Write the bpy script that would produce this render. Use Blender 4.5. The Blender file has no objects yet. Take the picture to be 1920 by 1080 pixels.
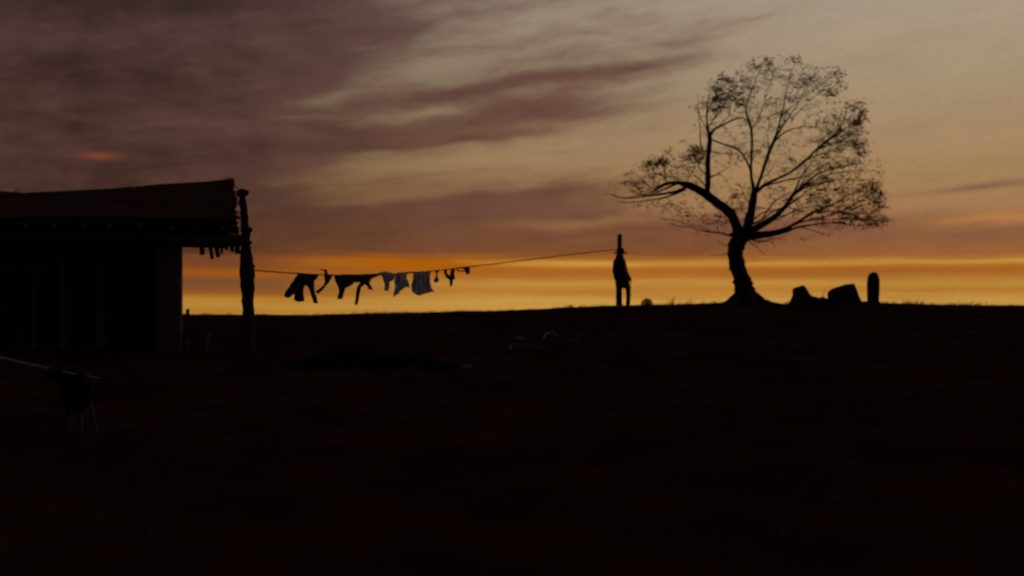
import bpy, bmesh, math, random
import numpy as np
from mathutils import Vector, noise
from mathutils.geometry import delaunay_2d_cdt

random.seed(11)
SC = bpy.context.scene
COL = SC.collection
LENS = 40.0
F = 1920 * LENS / 36.0          # focal length in photo pixels
Y0 = 591.0                      # eye level in the photo
EYE = 1.6                       # camera height above the foot of the slope

# ------------------------------------------------------------------ camera
cam_data = bpy.data.cameras.new('camera')
cam_data.lens = LENS
cam_data.sensor_width = 36.0
cam_data.sensor_fit = 'HORIZONTAL'
cam_data.shift_y = (Y0 - 540.0) / 1920.0
cam_data.clip_start = 0.1
cam_data.clip_end = 20000.0
cam_data.dof.use_dof = True
cam_data.dof.focus_distance = 9.0
cam_data.dof.aperture_fstop = 1.5
cam = bpy.data.objects.new('camera', cam_data)
cam.location = (0, 0, EYE)
cam.rotation_euler = (math.radians(90), 0, 0)
COL.objects.link(cam)
SC.camera = cam

SC.view_settings.view_transform = 'Standard'
SC.view_settings.look = 'None'
SC.view_settings.exposure = 0.0
SC.view_settings.gamma = 1.0
SC.view_settings.use_curve_mapping = False

SC.cycles.max_bounces = 3
SC.cycles.diffuse_bounces = 2
SC.cycles.transmission_bounces = 1
SC.cycles.use_adaptive_sampling = True
SC.cycles.adaptive_threshold = 0.03
SC.cycles.adaptive_min_samples = 16

# ------------------------------------------------------------------ sky
SUN_AZ = math.radians(6.0)      # to the right of straight ahead
SUN_EL = math.radians(0.8)
world = bpy.data.worlds.new('World')
SC.world = world
world.use_nodes = True
NT = world.node_tree
NT.nodes.clear()


def lin(c):
    return tuple(((v / 255.0) / 12.92 if v / 255.0 <= 0.04045 else ((v / 255.0 + 0.055) / 1.055) ** 2.4) for v in c)


class E:
    """A scalar shader expression."""
    def __init__(self, s):
        self.s = s

    @staticmethod
    def op(o, *a, clamp=False):
        n = NT.nodes.new('ShaderNodeMath')
        n.operation = o
        n.use_clamp = clamp
        for i, v in enumerate(a):
            if isinstance(v, E):
                NT.links.new(v.s, n.inputs[i])
            else:
                n.inputs[i].default_value = v
        return E(n.outputs[0])

    def __add__(s, o): return E.op('ADD', s, o)
    def __radd__(s, o): return E.op('ADD', o, s)
    def __sub__(s, o): return E.op('SUBTRACT', s, o)
    def __rsub__(s, o): return E.op('SUBTRACT', o, s)
    def __mul__(s, o): return E.op('MULTIPLY', s, o)
    def __rmul__(s, o): return E.op('MULTIPLY', o, s)
    def __truediv__(s, o): return E.op('DIVIDE', s, o)
    def clamp(s): return E.op('ADD', s, 0.0, clamp=True)


def sstep(x, a, b):
    n = NT.nodes.new('ShaderNodeMapRange')
    n.interpolation_type = 'SMOOTHSTEP'
    NT.links.new(x.s, n.inputs[0])
    if a <= b:
        n.inputs[1].default_value, n.inputs[2].default_value = a, b
        n.inputs[3].default_value, n.inputs[4].default_value = 0, 1
    else:
        n.inputs[1].default_value, n.inputs[2].default_value = b, a
        n.inputs[3].default_value, n.inputs[4].default_value = 1, 0
    return E(n.outputs[0])


def nz(u, v, su, sv, seed, detail=4, rough=0.55):
    c = NT.nodes.new('ShaderNodeCombineXYZ')
    NT.links.new((u / su + seed * 7.3).s, c.inputs[0])
    NT.links.new((v / sv + seed * 3.1).s, c.inputs[1])
    n = NT.nodes.new('ShaderNodeTexNoise')
    n.noise_dimensions = '2D'
    n.inputs['Scale'].default_value = 1.0
    n.inputs['Detail'].default_value = detail
    n.inputs['Roughness'].default_value = rough
    NT.links.new(c.outputs[0], n.inputs['Vector'])
    return E(n.outputs[0])


def ramp(x, stops, x0, x1):
    n = NT.nodes.new('ShaderNodeValToRGB')
    el = n.color_ramp.elements
    for i, (p, c) in enumerate(stops):
        t = (p - x0) / (x1 - x0)
        e = el[i] if i < 2 else el.new(t)
        e.position = t
        e.color = lin(c) + (1,)
    t = ((x - x0) / (x1 - x0)).clamp()
    NT.links.new(t.s, n.inputs[0])
    return n.outputs[0]


def mixc(fac, a, b, mode='MIX'):
    n = NT.nodes.new('ShaderNodeMix')
    n.data_type = 'RGBA'
    n.blend_type = mode
    if isinstance(fac, E):
        NT.links.new(fac.s, n.inputs[0])
    else:
        n.inputs[0].default_value = fac
    for k, v in ((6, a), (7, b)):
        if isinstance(v, tuple):
            n.inputs[k].default_value = v + (1,) if len(v) == 3 else v
        else:
            NT.links.new(v, n.inputs[k])
    return n.outputs[2]


tc = NT.nodes.new('ShaderNodeTexCoord')
sep = NT.nodes.new('ShaderNodeSeparateXYZ')
NT.links.new(tc.outputs['Generated'], sep.inputs[0])
DX, DY, DZ = E(sep.outputs[0]), E(sep.outputs[1]), E(sep.outputs[2])
HYP = E.op('SQRT', DX * DX + DY * DY)
AZ = E.op('ARCTAN2', DX, DY)
EL = E.op('ARCTAN2', DZ, HYP)
U = AZ * F                      # azimuth and elevation in units of 1/F radian
V = EL * F


def place(px, py):
    a = math.atan((px - 960) / F)
    return a * F, math.atan((Y0 - py) / F * math.cos(a)) * F


# slow undulation so that nothing in the cloud deck is straight
W1 = nz(U, V, 300, 120, 3.1, 3, 0.5) - 0.5
WU = U + W1 * 90.0
WV = V + W1 * 16.0 + (nz(U, V, 110, 46, 8.7, 2, 0.5) - 0.5) * 20.0


def blob(px, py, sx, sy, rot=0.0, warp=True):
    """A soft drawn-out patch of cloud round one direction of the sky."""
    cu, cv = place(px, py)
    mp = NT.nodes.new('ShaderNodeMapping')
    mp.vector_type = 'TEXTURE'
    mp.inputs['Location'].default_value = (cu, cv, 0)
    mp.inputs['Rotation'].default_value = (0, 0, math.radians(rot))
    mp.inputs['Scale'].default_value = (sx * 1.9, sy * 1.9, 1)
    NT.links.new(WVEC if warp else UVEC, mp.inputs[0])
    g = NT.nodes.new('ShaderNodeTexGradient')
    g.gradient_type = 'QUADRATIC_SPHERE'
    NT.links.new(mp.outputs[0], g.inputs[0])
    return E(g.outputs[1])


def vec(u, v):
    c = NT.nodes.new('ShaderNodeCombineXYZ')
    NT.links.new(u.s, c.inputs[0])
    NT.links.new(v.s, c.inputs[1])
    return c.outputs[0]


UVEC, WVEC = vec(U, V), vec(WU, WV)
FRONT = sstep(E.op('COSINE', AZ - SUN_AZ), -0.6, 0.85)

# streaked noise running up to the right
R8 = math.radians(6.5)
SU = WU * math.cos(R8) + WV * math.sin(R8)
SV = WV * math.cos(R8) - WU * math.sin(R8)
N1 = nz(SU, SV, 330, 46, 1.3, 4, 0.55) - 0.5
N2 = nz(SU, SV, 120, 19, 5.5, 4, 0.6) - 0.5
N3 = nz(SU, WV, 150, 64, 2.9, 5, 0.62) - 0.5          # mottled puffs
N4 = nz(U, V, 9, 5.5, 12.3, 2, 0.6) - 0.5             # fine ripple

# cloud deck, thick to the left and overhead left, thinning to the right
deck = sstep(WU + (WV - 300) * -0.35, -190, -560) * 0.62 + sstep(WU + (WV - 300) * -0.35, 420, -150) * 0.34
M = deck + 0.07 + sstep(U, 480, 100) * 0.13 + N1 * 0.62 + N2 * 0.66 + N3 * 0.46
for (px, py, sx, sy, rot, amt) in (
        (620, 268, 300, 30, 5, 0.75), (850, 264, 190, 9, 6, 0.55), (1000, 205, 190, 27, 3, 0.85), (850, 178, 160, 17, 9, 0.60), (1190, 128, 210, 22, 6, 0.62),
        (1060, 284, 120, 9, 5, 0.40), (900, 90, 120, 12, 6, 0.30), (760, 62, 110, 34, 10, 0.30), (560, 130, 200, 60, 6, 0.25), (800, 330, 240, 9, 6, 0.30),
        (1430, 30, 260, 18, 12, 0.24), (1290, 75, 260, 30, 10, 0.18), (1600, 185, 420, 22, 5, 0.16), (1480, 262, 200, 14, 3, 0.30), (1000, 150, 200, 12, 7, 0.25),
        (615, 186, 130, 17, 13, -0.42), (810, 211, 120, 12, 6, -0.50), (540, 222, 130, 10, 6, -0.35), (900, 303, 360, 34, 5, -0.80), (800, 135, 190, 22, 9, -0.30), (960, 55, 220, 40, 12, -0.30), (620, 90, 140, 10, 6, -0.2)):
    M = M + blob(px, py, sx, sy, rot) * amt
M = M + blob(1840, 350, 190, 9, 4.5, False) * 0.62
M = M - sstep(U, 250, 700) * sstep(V, 200, 320) * 0.12
M = sstep(M, 0.0, 1.02)
# low bank above the horizon
wob = W1 * 22.0 + N1 * 26.0 + N2 * 22.0
top = 216.0 + sstep(U, -330, 220) * 44.0 + wob
top2 = 188.0 - sstep(U, 300, 800) * 14.0 + wob
bank = sstep(V - top, 14, -20) * sstep(U + N3 * 200.0, 400, 60) * (1.0 - blob(1090, 418, 170, 10, 2) * 0.75)
bank = E.op('MAXIMUM', bank, sstep(V - top2, 24, -26) * (1.0 - blob(1090, 418, 170, 10, 2) * 0.6))
bank_w = 1.0 - sstep(U, 200, 900) * 0.08
M = E.op('MAXIMUM', M, (bank * (bank_w - 0.04 + N1 * 0.4 + N2 * 0.35 + N3 * 0.2)).clamp())

clear_c = ramp(V, [(0, (184, 131, 52)), (40, (186, 137, 64)), (95, (190, 142, 70)), (170, (154, 112, 74)), (260, (154, 122, 84)),
                   (420, (156, 136, 110)), (620, (159, 146, 128)), (1500, (70, 68, 72)), (3350, (30, 32, 40))], 0, 3351)
cloud_c = ramp(V, [(0, (150, 84, 26)), (60, (136, 76, 28)), (100, (122, 70, 36)), (135, (108, 67, 47)), (200, (101, 67, 55)),
                   (330, (103, 71, 59)), (600, (95, 69, 64)), (1500, (44, 37, 42)), (3350, (22, 21, 26))], 0, 3351)


def grey(x):
    c = NT.nodes.new('ShaderNodeCombineXYZ')
    for i in range(3):
        NT.links.new(x.s, c.inputs[i])
    return c.outputs[0]


dim = 1.0 - sstep(WU, 60, -760) * 0.53 + sstep(U, 150, 800) * 0.5 + N1 * 0.40 + N2 * 0.22 + N3 * 0.72
cloud_c = mixc(1.0, cloud_c, grey(dim), 'MULTIPLY')
cloud_c = mixc(sstep(U, 0, -800) * sstep(V, 120, 300), cloud_c, mixc(1.0, cloud_c, (1.0, 0.97, 1.18), 'MULTIPLY'))
edge_l = 1.0 - sstep(U, 200, -600) * 0.40 + sstep(U, 100, 800) * 0.12 + N3 * 0.22 + N1 * 0.25 + N2 * 0.12
clear_c = mixc(1.0, clear_c, grey(edge_l), 'MULTIPLY')
sky_c = mixc(M, clear_c, cloud_c)

# bars of light and dull cloud just over the horizon
HB = nz(U, V, 420, 13, 2.2, 3, 0.55)
HB2 = nz(U, V, 170, 7, 6.2, 3, 0.55) - 0.5
hz_v = V + W1 * 9.0
low = sstep(hz_v + sstep(U, -100, 400) * 8.0 + HB2 * 22.0, 122, 98)                     # below this the bars begin
bars = ramp(hz_v + HB2 * 5.0, [(0, (188, 136, 52)), (14, (194, 146, 70)), (30, (192, 144, 66)), (46, (176, 118, 48)), (60, (186, 136, 62)), (70, (170, 108, 44)),
                   (80, (160, 94, 36)), (87, (168, 102, 34)), (96, (200, 148, 66)), (106, (174, 108, 30)), (124, (138, 80, 36))], 0, 125)
dull = ramp(hz_v + HB2 * 6.0, [(0, (184, 132, 48)), (16, (182, 134, 56)), (30, (176, 122, 44)), (40, (146, 88, 34)), (52, (120, 76, 44)), (64, (118, 74, 42)),
                   (72, (146, 82, 28)), (79, (152, 84, 24)), (90, (116, 66, 36)), (106, (110, 64, 42)), (124, (104, 64, 46))], 0, 125)
bars = mixc(sstep(U + (HB - 0.5) * 240.0, -60, -500), bars, dull)
bars = mixc((blob(760, 492, 200, 17, -1.5, False) * (1.9 + HB2 * 2.0)).clamp(), bars, lin((168, 90, 8)))
bars = mixc((sstep(HB, 0.45, 0.75) * 0.3), bars, lin((128, 76, 30)))
sky_c = mixc(low, sky_c, bars)
sky_c = mixc(1.0, sky_c, grey(1.0 + N4 * 0.16), 'MULTIPLY')
# small clouds that still catch the sun
sky_c = mixc((blob(182, 291, 38, 7, 2, False) * (0.8 + N2 * 2.0)).clamp(), sky_c, lin((126, 66, 44)))
sky_c = mixc((blob(1865, 410, 130, 13, 3, False) * (0.9 + N2 * 3.0)).clamp(), sky_c, lin((190, 128, 66)))

# the far side of the evening sky, away from the glow
back_c = ramp(V, [(0, (40, 36, 42)), (300, (46, 42, 50)), (1500, (40, 38, 46)), (3350, (28, 29, 36))], 0, 3351)
sky_c = mixc(FRONT, back_c, sky_c)
nish = NT.nodes.new('ShaderNodeTexSky')
nish.sky_type = 'NISHITA'
nish.sun_disc = False
nish.sun_elevation = SUN_EL
nish.sun_rotation = SUN_AZ
bg = NT.nodes.new('ShaderNodeBackground')
NT.links.new(sky_c, bg.inputs[0])
bg.inputs[1].default_value = 1.0
bg2 = NT.nodes.new('ShaderNodeBackground')          # thin clear air behind the cloud
NT.links.new(nish.outputs[0], bg2.inputs[0])
bg2.inputs[1].default_value = 0.0015
addsh = NT.nodes.new('ShaderNodeAddShader')
NT.links.new(bg.outputs[0], addsh.inputs[0])
NT.links.new(bg2.outputs[0], addsh.inputs[1])
wo = NT.nodes.new('ShaderNodeOutputWorld')
NT.links.new(addsh.outputs[0], wo.inputs[0])
world.cycles.sampling_method = 'MANUAL'
world.cycles.sample_map_resolution = 512

sun_data = bpy.data.lights.new('sun', 'SUN')
sun_data.energy = 0.03
sun_data.color = (1.0, 0.55, 0.25)
sun_data.angle = math.radians(6)
sun = bpy.data.objects.new('sun', sun_data)
sd = Vector((math.sin(SUN_AZ) * math.cos(SUN_EL), math.cos(SUN_AZ) * math.cos(SUN_EL), math.sin(SUN_EL)))
sun.rotation_euler = sd.to_track_quat('Z', 'Y').to_euler()
sun.location = (0, 60, 30)
COL.objects.link(sun)


# ------------------------------------------------------------------ materials
def mat(name, col, col2=None, scale=6.0, rough=0.9, bump=0.3, stretch=(1, 1, 1), trans=0.0, spec=0.15):
    m = bpy.data.materials.new(name)
    m.use_nodes = True
    nt = m.node_tree
    b = nt.nodes['Principled BSDF']
    b.inputs['Roughness'].default_value = rough
    b.inputs['Specular IOR Level'].default_value = spec
    tcn = nt.nodes.new('ShaderNodeTexCoord')
    mp = nt.nodes.new('ShaderNodeMapping')
    mp.inputs['Scale'].default_value = stretch
    nt.links.new(tcn.outputs['Object'], mp.inputs[0])
    n = nt.nodes.new('ShaderNodeTexNoise')
    n.inputs['Scale'].default_value = scale
    n.inputs['Detail'].default_value = 6
    n.inputs['Roughness'].default_value = 0.6
    nt.links.new(mp.outputs[0], n.inputs['Vector'])
    r = nt.nodes.new('ShaderNodeValToRGB')
    r.color_ramp.elements[0].position = 0.32
    r.color_ramp.elements[1].position = 0.7
    r.color_ramp.elements[0].color = tuple(col) + (1,)
    r.color_ramp.elements[1].color = tuple(col2 or [min(1, c * 1.7) for c in col]) + (1,)
    nt.links.new(n.outputs[0], r.inputs[0])
    nt.links.new(r.outputs[0], b.inputs['Base Color'])
    if bump:
        bp = nt.nodes.new('ShaderNodeBump')
        bp.inputs['Strength'].default_value = bump
        bp.inputs['Distance'].default_value = 0.02
        nt.links.new(n.outputs[0], bp.inputs['Height'])
        nt.links.new(bp.outputs[0], b.inputs['Normal'])
    if trans:
        t = nt.nodes.new('ShaderNodeBsdfTranslucent')
        nt.links.new(r.outputs[0], t.inputs[0])
        mx = nt.nodes.new('ShaderNodeMixShader')
        mx.inputs[0].default_value = trans
        nt.links.new(b.outputs[0], mx.inputs[1])
        nt.links.new(t.outputs[0], mx.inputs[2])
        nt.links.new(mx.outputs[0], nt.nodes['Material Output'].inputs[0])
    return m


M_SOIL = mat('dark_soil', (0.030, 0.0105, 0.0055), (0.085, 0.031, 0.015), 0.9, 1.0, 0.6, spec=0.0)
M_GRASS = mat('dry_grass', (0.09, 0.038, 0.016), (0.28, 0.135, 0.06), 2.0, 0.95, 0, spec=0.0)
M_BARK = mat('bark', (0.030, 0.021, 0.016), (0.07, 0.05, 0.038), 14, 0.95, 0.8, (1, 1, 0.25))
M_LEAF = mat('leaf', (0.20, 0.10, 0.035), (0.36, 0.18, 0.06), 3, 0.9, 0, trans=0.55, spec=0.05)
M_WOOD = mat('weathered_wood', (0.035, 0.025, 0.018), (0.085, 0.06, 0.042), 9, 0.95, 0.6, (1, 1, 0.15))
M_PALE = mat('pale_wood', (0.24, 0.21, 0.18), (0.42, 0.38, 0.33), 12, 0.9, 0.5)
M_LATH = mat('lath', (0.09, 0.07, 0.055), (0.21, 0.17, 0.13), 12, 0.9, 0.5)
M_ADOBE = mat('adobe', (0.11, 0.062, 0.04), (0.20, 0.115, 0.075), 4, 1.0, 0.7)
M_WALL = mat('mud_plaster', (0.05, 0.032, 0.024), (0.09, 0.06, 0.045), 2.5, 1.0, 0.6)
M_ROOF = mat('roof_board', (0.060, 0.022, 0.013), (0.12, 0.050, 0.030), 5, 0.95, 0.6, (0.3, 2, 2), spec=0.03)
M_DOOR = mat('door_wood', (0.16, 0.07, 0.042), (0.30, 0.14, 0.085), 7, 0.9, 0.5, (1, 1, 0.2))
M_STONE = mat('stone', (0.045, 0.034, 0.028), (0.10, 0.08, 0.066), 5, 0.95, 0.8, spec=0.02)
M_PSTONE = mat('pale_stone', (0.09, 0.07, 0.05), (0.19, 0.15, 0.105), 5, 0.95, 0.6)
M_CLOTH_D = mat('dark_cloth', (0.018, 0.014, 0.014), (0.04, 0.032, 0.032), 9, 0.95, 0.2)
M_CLOTH_M = mat('grey_cloth', (0.16, 0.16, 0.18), (0.24, 0.24, 0.27), 7, 0.95, 0.2)
M_CLOTH_P = mat('pale_cloth', (0.45, 0.435, 0.46), (0.58, 0.565, 0.59), 6, 0.95, 0.2)
M_CLOTH_B = mat('brown_cloth', (0.05, 0.034, 0.028), (0.1, 0.066, 0.05), 7, 0.95, 0.2)
M_SKIN = mat('skin', (0.28, 0.15, 0.10), (0.36, 0.2, 0.14), 8, 0.7, 0)
M_ROPE = mat('rope', (0.07, 0.05, 0.035), (0.14, 0.1, 0.07), 30, 0.95, 0.3)
M_HIDE = mat('dark_hide', (0.008, 0.008, 0.010), (0.02, 0.019, 0.022), 10, 0.9, 0.4)
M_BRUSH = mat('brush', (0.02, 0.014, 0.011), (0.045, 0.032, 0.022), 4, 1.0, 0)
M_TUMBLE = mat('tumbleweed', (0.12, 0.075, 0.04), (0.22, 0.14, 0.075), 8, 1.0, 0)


# ------------------------------------------------------------------ helpers
def smooth01(t):
    t = max(0.0, min(1.0, t))
    return t * t * (3 - 2 * t)


PROFILE = [(-4000, 588), (-600, 590), (200, 590.5), (350, 590), (480, 589), (560, 590), (640, 588), (750, 586), (900, 582.5),
           (1000, 579.5), (1080, 577), (1150, 574.5), (1250, 571.5), (1340, 569), (1480, 571), (1600, 567), (1700, 569), (1780, 571.5),
           (1920, 574), (2300, 577), (6000, 582)]
CREST = 35.0


def profile(x):
    px = 960 + x * F / CREST
    for (a, ya), (b, yb) in zip(PROFILE, PROFILE[1:]):
        if px <= b:
            t = max(0.0, (px - a) / (b - a))
            return EYE + (Y0 - (ya + (yb - ya) * smooth01(t))) * CREST / F
    return EYE + (Y0 - 582) * CREST / F


def ground(x, y):
    if y <= 0:
        g = 0.0
    elif y <= CREST:
        t = y / CREST
        g = t ** 1.25
        if t > 0.85:                     # round the crest off
            g = g - (t - 0.85) ** 2 * 1.2 + 0.027 * smooth01((t - 0.85) / 0.15)
    else:
        g = 1.0 - smooth01((y - CREST) / 75.0) * 1.35 - min(1, (y - CREST) / 6) * 0.012
    z = profile(x) * g
    fade = smooth01((y + 4) / 8) * (1 - smooth01((y - 60) / 60)) * (1 - smooth01((abs(x) - 40) / 60))
    if fade > 0:
        b = noise.noise(Vector((x * 0.22, y * 0.22, 3.3))) * 0.10 + noise.noise(Vector((x * 0.8, y * 0.8, 7.3))) * 0.045
        b += noise.noise(Vector((x * 2.6, y * 2.6, 1.3))) * 0.022
        z += b * fade * (0.45 if 31 < y < 40 else 1.0)
    # mounds by the tree and by the first stone
    for mx, my, h, sx, sy in ((7.17, 34.0, 0.20, 0.75, 0.8), (9.0, 34.4, 0.13, 0.34, 0.5), (9.42, 34.5, 0.19, 0.26, 0.45), (9.85, 34.6, 0.10, 0.25, 0.4), (10.35, 34.6, 0.05, 0.35, 0.5), (10.9, 34.6, 0.06, 0.4, 0.5)):
        d = ((x - mx) / sx) ** 2 + ((y - my) / sy) ** 2
        if d < 9:
            z += h * math.exp(-d)
    return z


def P(px, py, d):
    """The point seen at a photo pixel, d metres in front of the camera."""
    return Vector(((px - 960) / F * d, d, EYE + (Y0 - py) / F * d))


def ground_at(px, py):
    d = 4.0
    while d < 34.5:
        p = P(px, py, d)
        if p.z <= ground(p.x, p.y):
            break
        d += 0.05
    p = P(px, py, d)
    p.z = ground(p.x, p.y)
    return p


def link(name, me, m, parent=None, smooth=True):
    o = bpy.data.objects.new(name, me)
    COL.objects.link(o)
    if m:
        me.materials.clear()
        me.materials.append(m)
    if smooth:
        me.polygons.foreach_set('use_smooth', [True] * len(me.polygons))
    if parent:
        o.parent = parent
    return o


def tag(o, label, cat=None, group=None, kind=None):
    o['label'] = label
    if cat:
        o['category'] = cat
    if group:
        o['group'] = group
    if kind:
        o['kind'] = kind
    return o


def empty(name, loc, label, cat, group=None):
    o = bpy.data.objects.new(name, None)
    o.empty_display_size = 0.2
    o.location = loc
    COL.objects.link(o)
    return tag(o, label, cat, group)


class MB:
    def __init__(self):
        self.v, self.f = [], []

    def add(self, vs, fs):
        k = len(self.v)
        self.v += [tuple(p) for p in vs]
        self.f += [tuple(i + k for i in f) for f in fs]

    def tube(self, pts, radii, sides=8, caps=True, rough=0.0, seed=0.0):
        pts = [Vector(p) for p in pts]
        n = len(pts)
        if not hasattr(radii, '__len__'):
            radii = [radii] * n
        vs, fs = [], []
        ref = Vector((0.3, 0.9, 0.2)).normalized()
        for i, p in enumerate(pts):
            t = (pts[min(i + 1, n - 1)] - pts[max(i - 1, 0)]).normalized()
            a = t.cross(ref)
            if a.length < 1e-3:
                a = t.cross(Vector((1, 0, 0)))
            a.normalize()
            b = t.cross(a)
            for s in range(sides):
                w = 2 * math.pi * s / sides
                dirv = a * math.cos(w) + b * math.sin(w)
                r = radii[i]
                if rough:
                    q = p + dirv * r
                    r *= 1 + rough * noise.noise(q * (0.9 / max(r, 0.02)) * 0.5 + Vector((seed, 0, 0)))
                vs.append(p + dirv * r)
        for i in range(n - 1):
            for s in range(sides):
                fs.append((i * sides + s, i * sides + (s + 1) % sides, (i + 1) * sides + (s + 1) % sides, (i + 1) * sides + s))
        if caps:
            fs.append(tuple(reversed(range(sides))))
            fs.append(tuple(range((n - 1) * sides, n * sides)))
        self.add(vs, fs)
        return self

    def box(self, c, ax, ay, az, jit=0.0):
        """A box about c with half-axis vectors."""
        c, ax, ay, az = map(Vector, (c, ax, ay, az))
        vs = []
        for i in (-1, 1):
            for j in (-1, 1):
                for k in (-1, 1):
                    p = c + ax * i + ay * j + az * k
                    if jit:
                        p += Vector((random.uniform(-jit, jit), random.uniform(-jit, jit), random.uniform(-jit, jit)))
                    vs.append(p)
        self.add(vs, [(0, 1, 3, 2), (4, 6, 7, 5), (0, 4, 5, 1), (2, 3, 7, 6), (0, 2, 6, 4), (1, 5, 7, 3)])
        return self

    def loft(self, rings, sides=20, caps=True):
        vs, fs = [], []
        for (cx, cy, rx, ry, z) in rings:
            for s in range(sides):
                w = 2 * math.pi * s / sides
                vs.append((cx + rx * math.cos(w), cy + ry * math.sin(w), z))
        n = len(rings)
        for i in range(n - 1):
            for s in range(sides):
                fs.append((i * sides + s, i * sides + (s + 1) % sides, (i + 1) * sides + (s + 1) % sides, (i + 1) * sides + s))
        if caps:
            fs.append(tuple(reversed(range(sides))))
            fs.append(tuple(range((n - 1) * sides, n * sides)))
        self.add(vs, fs)
        return self

    def mesh(self, name, origin=None):
        me = bpy.data.meshes.new(name)
        vs = self.v
        if origin is not None:
            vs = [(x - origin[0], y - origin[1], z - origin[2]) for x, y, z in vs]
        me.from_pydata(vs, [], self.f)
        me.validate()
        me.update()
        return me

    def build(self, name, m, parent=None, smooth=True):
        """World coordinates in, one object out, placed at its parent or at its own base."""
        if parent is not None:
            o = link(name, self.mesh(name, parent.matrix_world.translation if parent.matrix_world.translation.length else full_loc(parent)), m, parent, smooth)
            return o
        xs = [p[0] for p in self.v]; ys = [p[1] for p in self.v]; zs = [p[2] for p in self.v]
        org = ((min(xs) + max(xs)) / 2, (min(ys) + max(ys)) / 2, min(zs))
        o = link(name, self.mesh(name, org), m, None, smooth)
        o.location = org
        return o


def full_loc(o):
    l = Vector(o.location)
    while o.parent:
        o = o.parent
        l += Vector(o.location)
    return l


def crom(pts, sub=4):
    """Catmull-Rom resampling of tuples of any length."""
    out = []
    n = len(pts)
    for i in range(n - 1):
        p0, p1, p2, p3 = pts[max(i - 1, 0)], pts[i], pts[i + 1], pts[min(i + 2, n - 1)]
        for k in range(sub):
            t = k / sub
            out.append(tuple(0.5 * (2 * b + (c - a) * t + (2 * a - 5 * b + 4 * c - d) * t * t + (-a + 3 * b - 3 * c + d) * t ** 3)
                             for a, b, c, d in zip(p0, p1, p2, p3)))
    out.append(tuple(pts[-1]))
    return out


# ------------------------------------------------------------------ ground
def axis(lo, hi, a, b, step, grow):
    xs = [a]
    while xs[-1] < b:
        xs.append(xs[-1] + step)
    s = step
    while xs[-1] < hi:
        s *= grow
        xs.append(xs[-1] + s)
    s = step
    left = [a]
    while left[-1] > lo:
        s *= grow
        left.append(left[-1] - s)
    return left[:0:-1] + xs


gx = axis(-6000, 6000, -18, 20, 0.2, 1.22)
gy = axis(-800, 9000, 3, 41, 0.2, 1.22)
gv = [(x, y, ground(x, y)) for y in gy for x in gx]
nx = len(gx)
gf = [(j * nx + i, j * nx + i + 1, (j + 1) * nx + i + 1, (j + 1) * nx + i) for j in range(len(gy) - 1) for i in range(nx - 1)]
gme = bpy.data.meshes.new('ground')
gme.from_pydata(gv, [], gf)
gme.update()
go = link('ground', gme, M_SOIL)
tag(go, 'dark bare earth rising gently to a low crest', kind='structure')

# dry grass over the slope, thickest in patches
gb = MB()


def blade(x, y, h, lean, w):
    z = ground(x, y) - 0.01
    a = random.uniform(0, 6.283)
    ca, sa = math.cos(a) * w, math.sin(a) * w
    l = random.uniform(0.2, 1.0) * lean
    b = random.uniform(-0.9, 0.9)
    p1 = (x + l * 0.35, y + b * l * 0.3, z + h * 0.6)
    p2 = (x + l, y + b * l * 0.8, z + h)
    k = len(gb.v)
    gb.v += [(x - ca, y - sa, z), (x + ca, y + sa, z), (p1[0] + ca * .6, p1[1] + sa * .6, p1[2]), (p1[0] - ca * .6, p1[1] - sa * .6, p1[2]), p2]
    gb.f += [(k, k + 1, k + 2, k + 3), (k + 3, k + 2, k + 4)]


n_t = 0
while n_t < 9000:
    y = 4.5 + 31 * random.random() ** 0.8
    x = random.uniform(-0.5, 0.5) * (y * 0.98 + 3)
    if noise.noise(Vector((x * 0.35, y * 0.35, 9.1))) + random.uniform(-0.35, 0.35) < 0.0:
        continue
    if -9.6 < x < -5.0 and 19.5 < y < 25.5:
        continue
    n_t += 1
    for _ in range(random.randint(4, 8)):
        h = random.uniform(0.03, 0.11)
        blade(x + random.gauss(0, 0.05), y + random.gauss(0, 0.05), h, h * 0.9, 0.004)
# taller stems along the crest, where they show against the sky
for px0, px1, cnt, hmax in ((1035, 1130, 70, 0.13), (1230, 1345, 70, 0.17), (1252, 1262, 12, 0.36), (1286, 1294, 10, 0.26), (1470, 1500, 46, 0.26), (1536, 1545, 10, 0.42), (1690, 1700, 8, 0.3), (880, 900, 14, 0.14), (1060, 1072, 12, 0.2), (1655, 1920, 170, 0.13),
                            (1700, 1730, 30, 0.2), (1790, 1850, 50, 0.2), (480, 1035, 120, 0.07), (350, 460, 30, 0.06), (1920, 2100, 60, 0.12)):
    for _ in range(cnt):
        y = random.uniform(33.6, 35.4)
        x = (random.uniform(px0, px1) - 960) / F * y
        h = hmax * random.uniform(0.3, 1.0)
        blade(x, y, h, h * 0.7, 0.009)
gro = gb.build('grass', M_GRASS)
tag(gro, 'sparse dry grass in tufts over the dark slope', 'grass', kind='stuff')

# ------------------------------------------------------------------ house
T = math.radians(15.5)
UX = Vector((math.cos(T), math.sin(T), 0))
VX = Vector((-math.sin(T), math.cos(T), 0))
ZX = Vector((0, 0, 1))
H0 = Vector((-5.2, 21.5, 0))


def H(u, v, z):
    return H0 + UX * u + VX * v + ZX * z


hb = H(-4, 2, 0)
hb.z = ground(hb.x, hb.y)
house = empty('mud_house', hb, 'dark mud house with a sagging board roof and an open porch corner', 'house')
GZ = 0.80


def eave(u):
    return 3.40 + 0.011 * u + 0.02 * math.sin(u * 1.9)


def ridge(u):
    t = max(0.0, -u)
    return 4.47 - 0.42 * min(1.0, t / 3.9) ** 0.9 + 0.12 * smooth01((t - 3.7) / 2.5) + 0.012 * math.sin(u * 3.1) + 0.02 * noise.noise(Vector((u * 1.4, 2, 0)))


RV = 2.8
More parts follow.
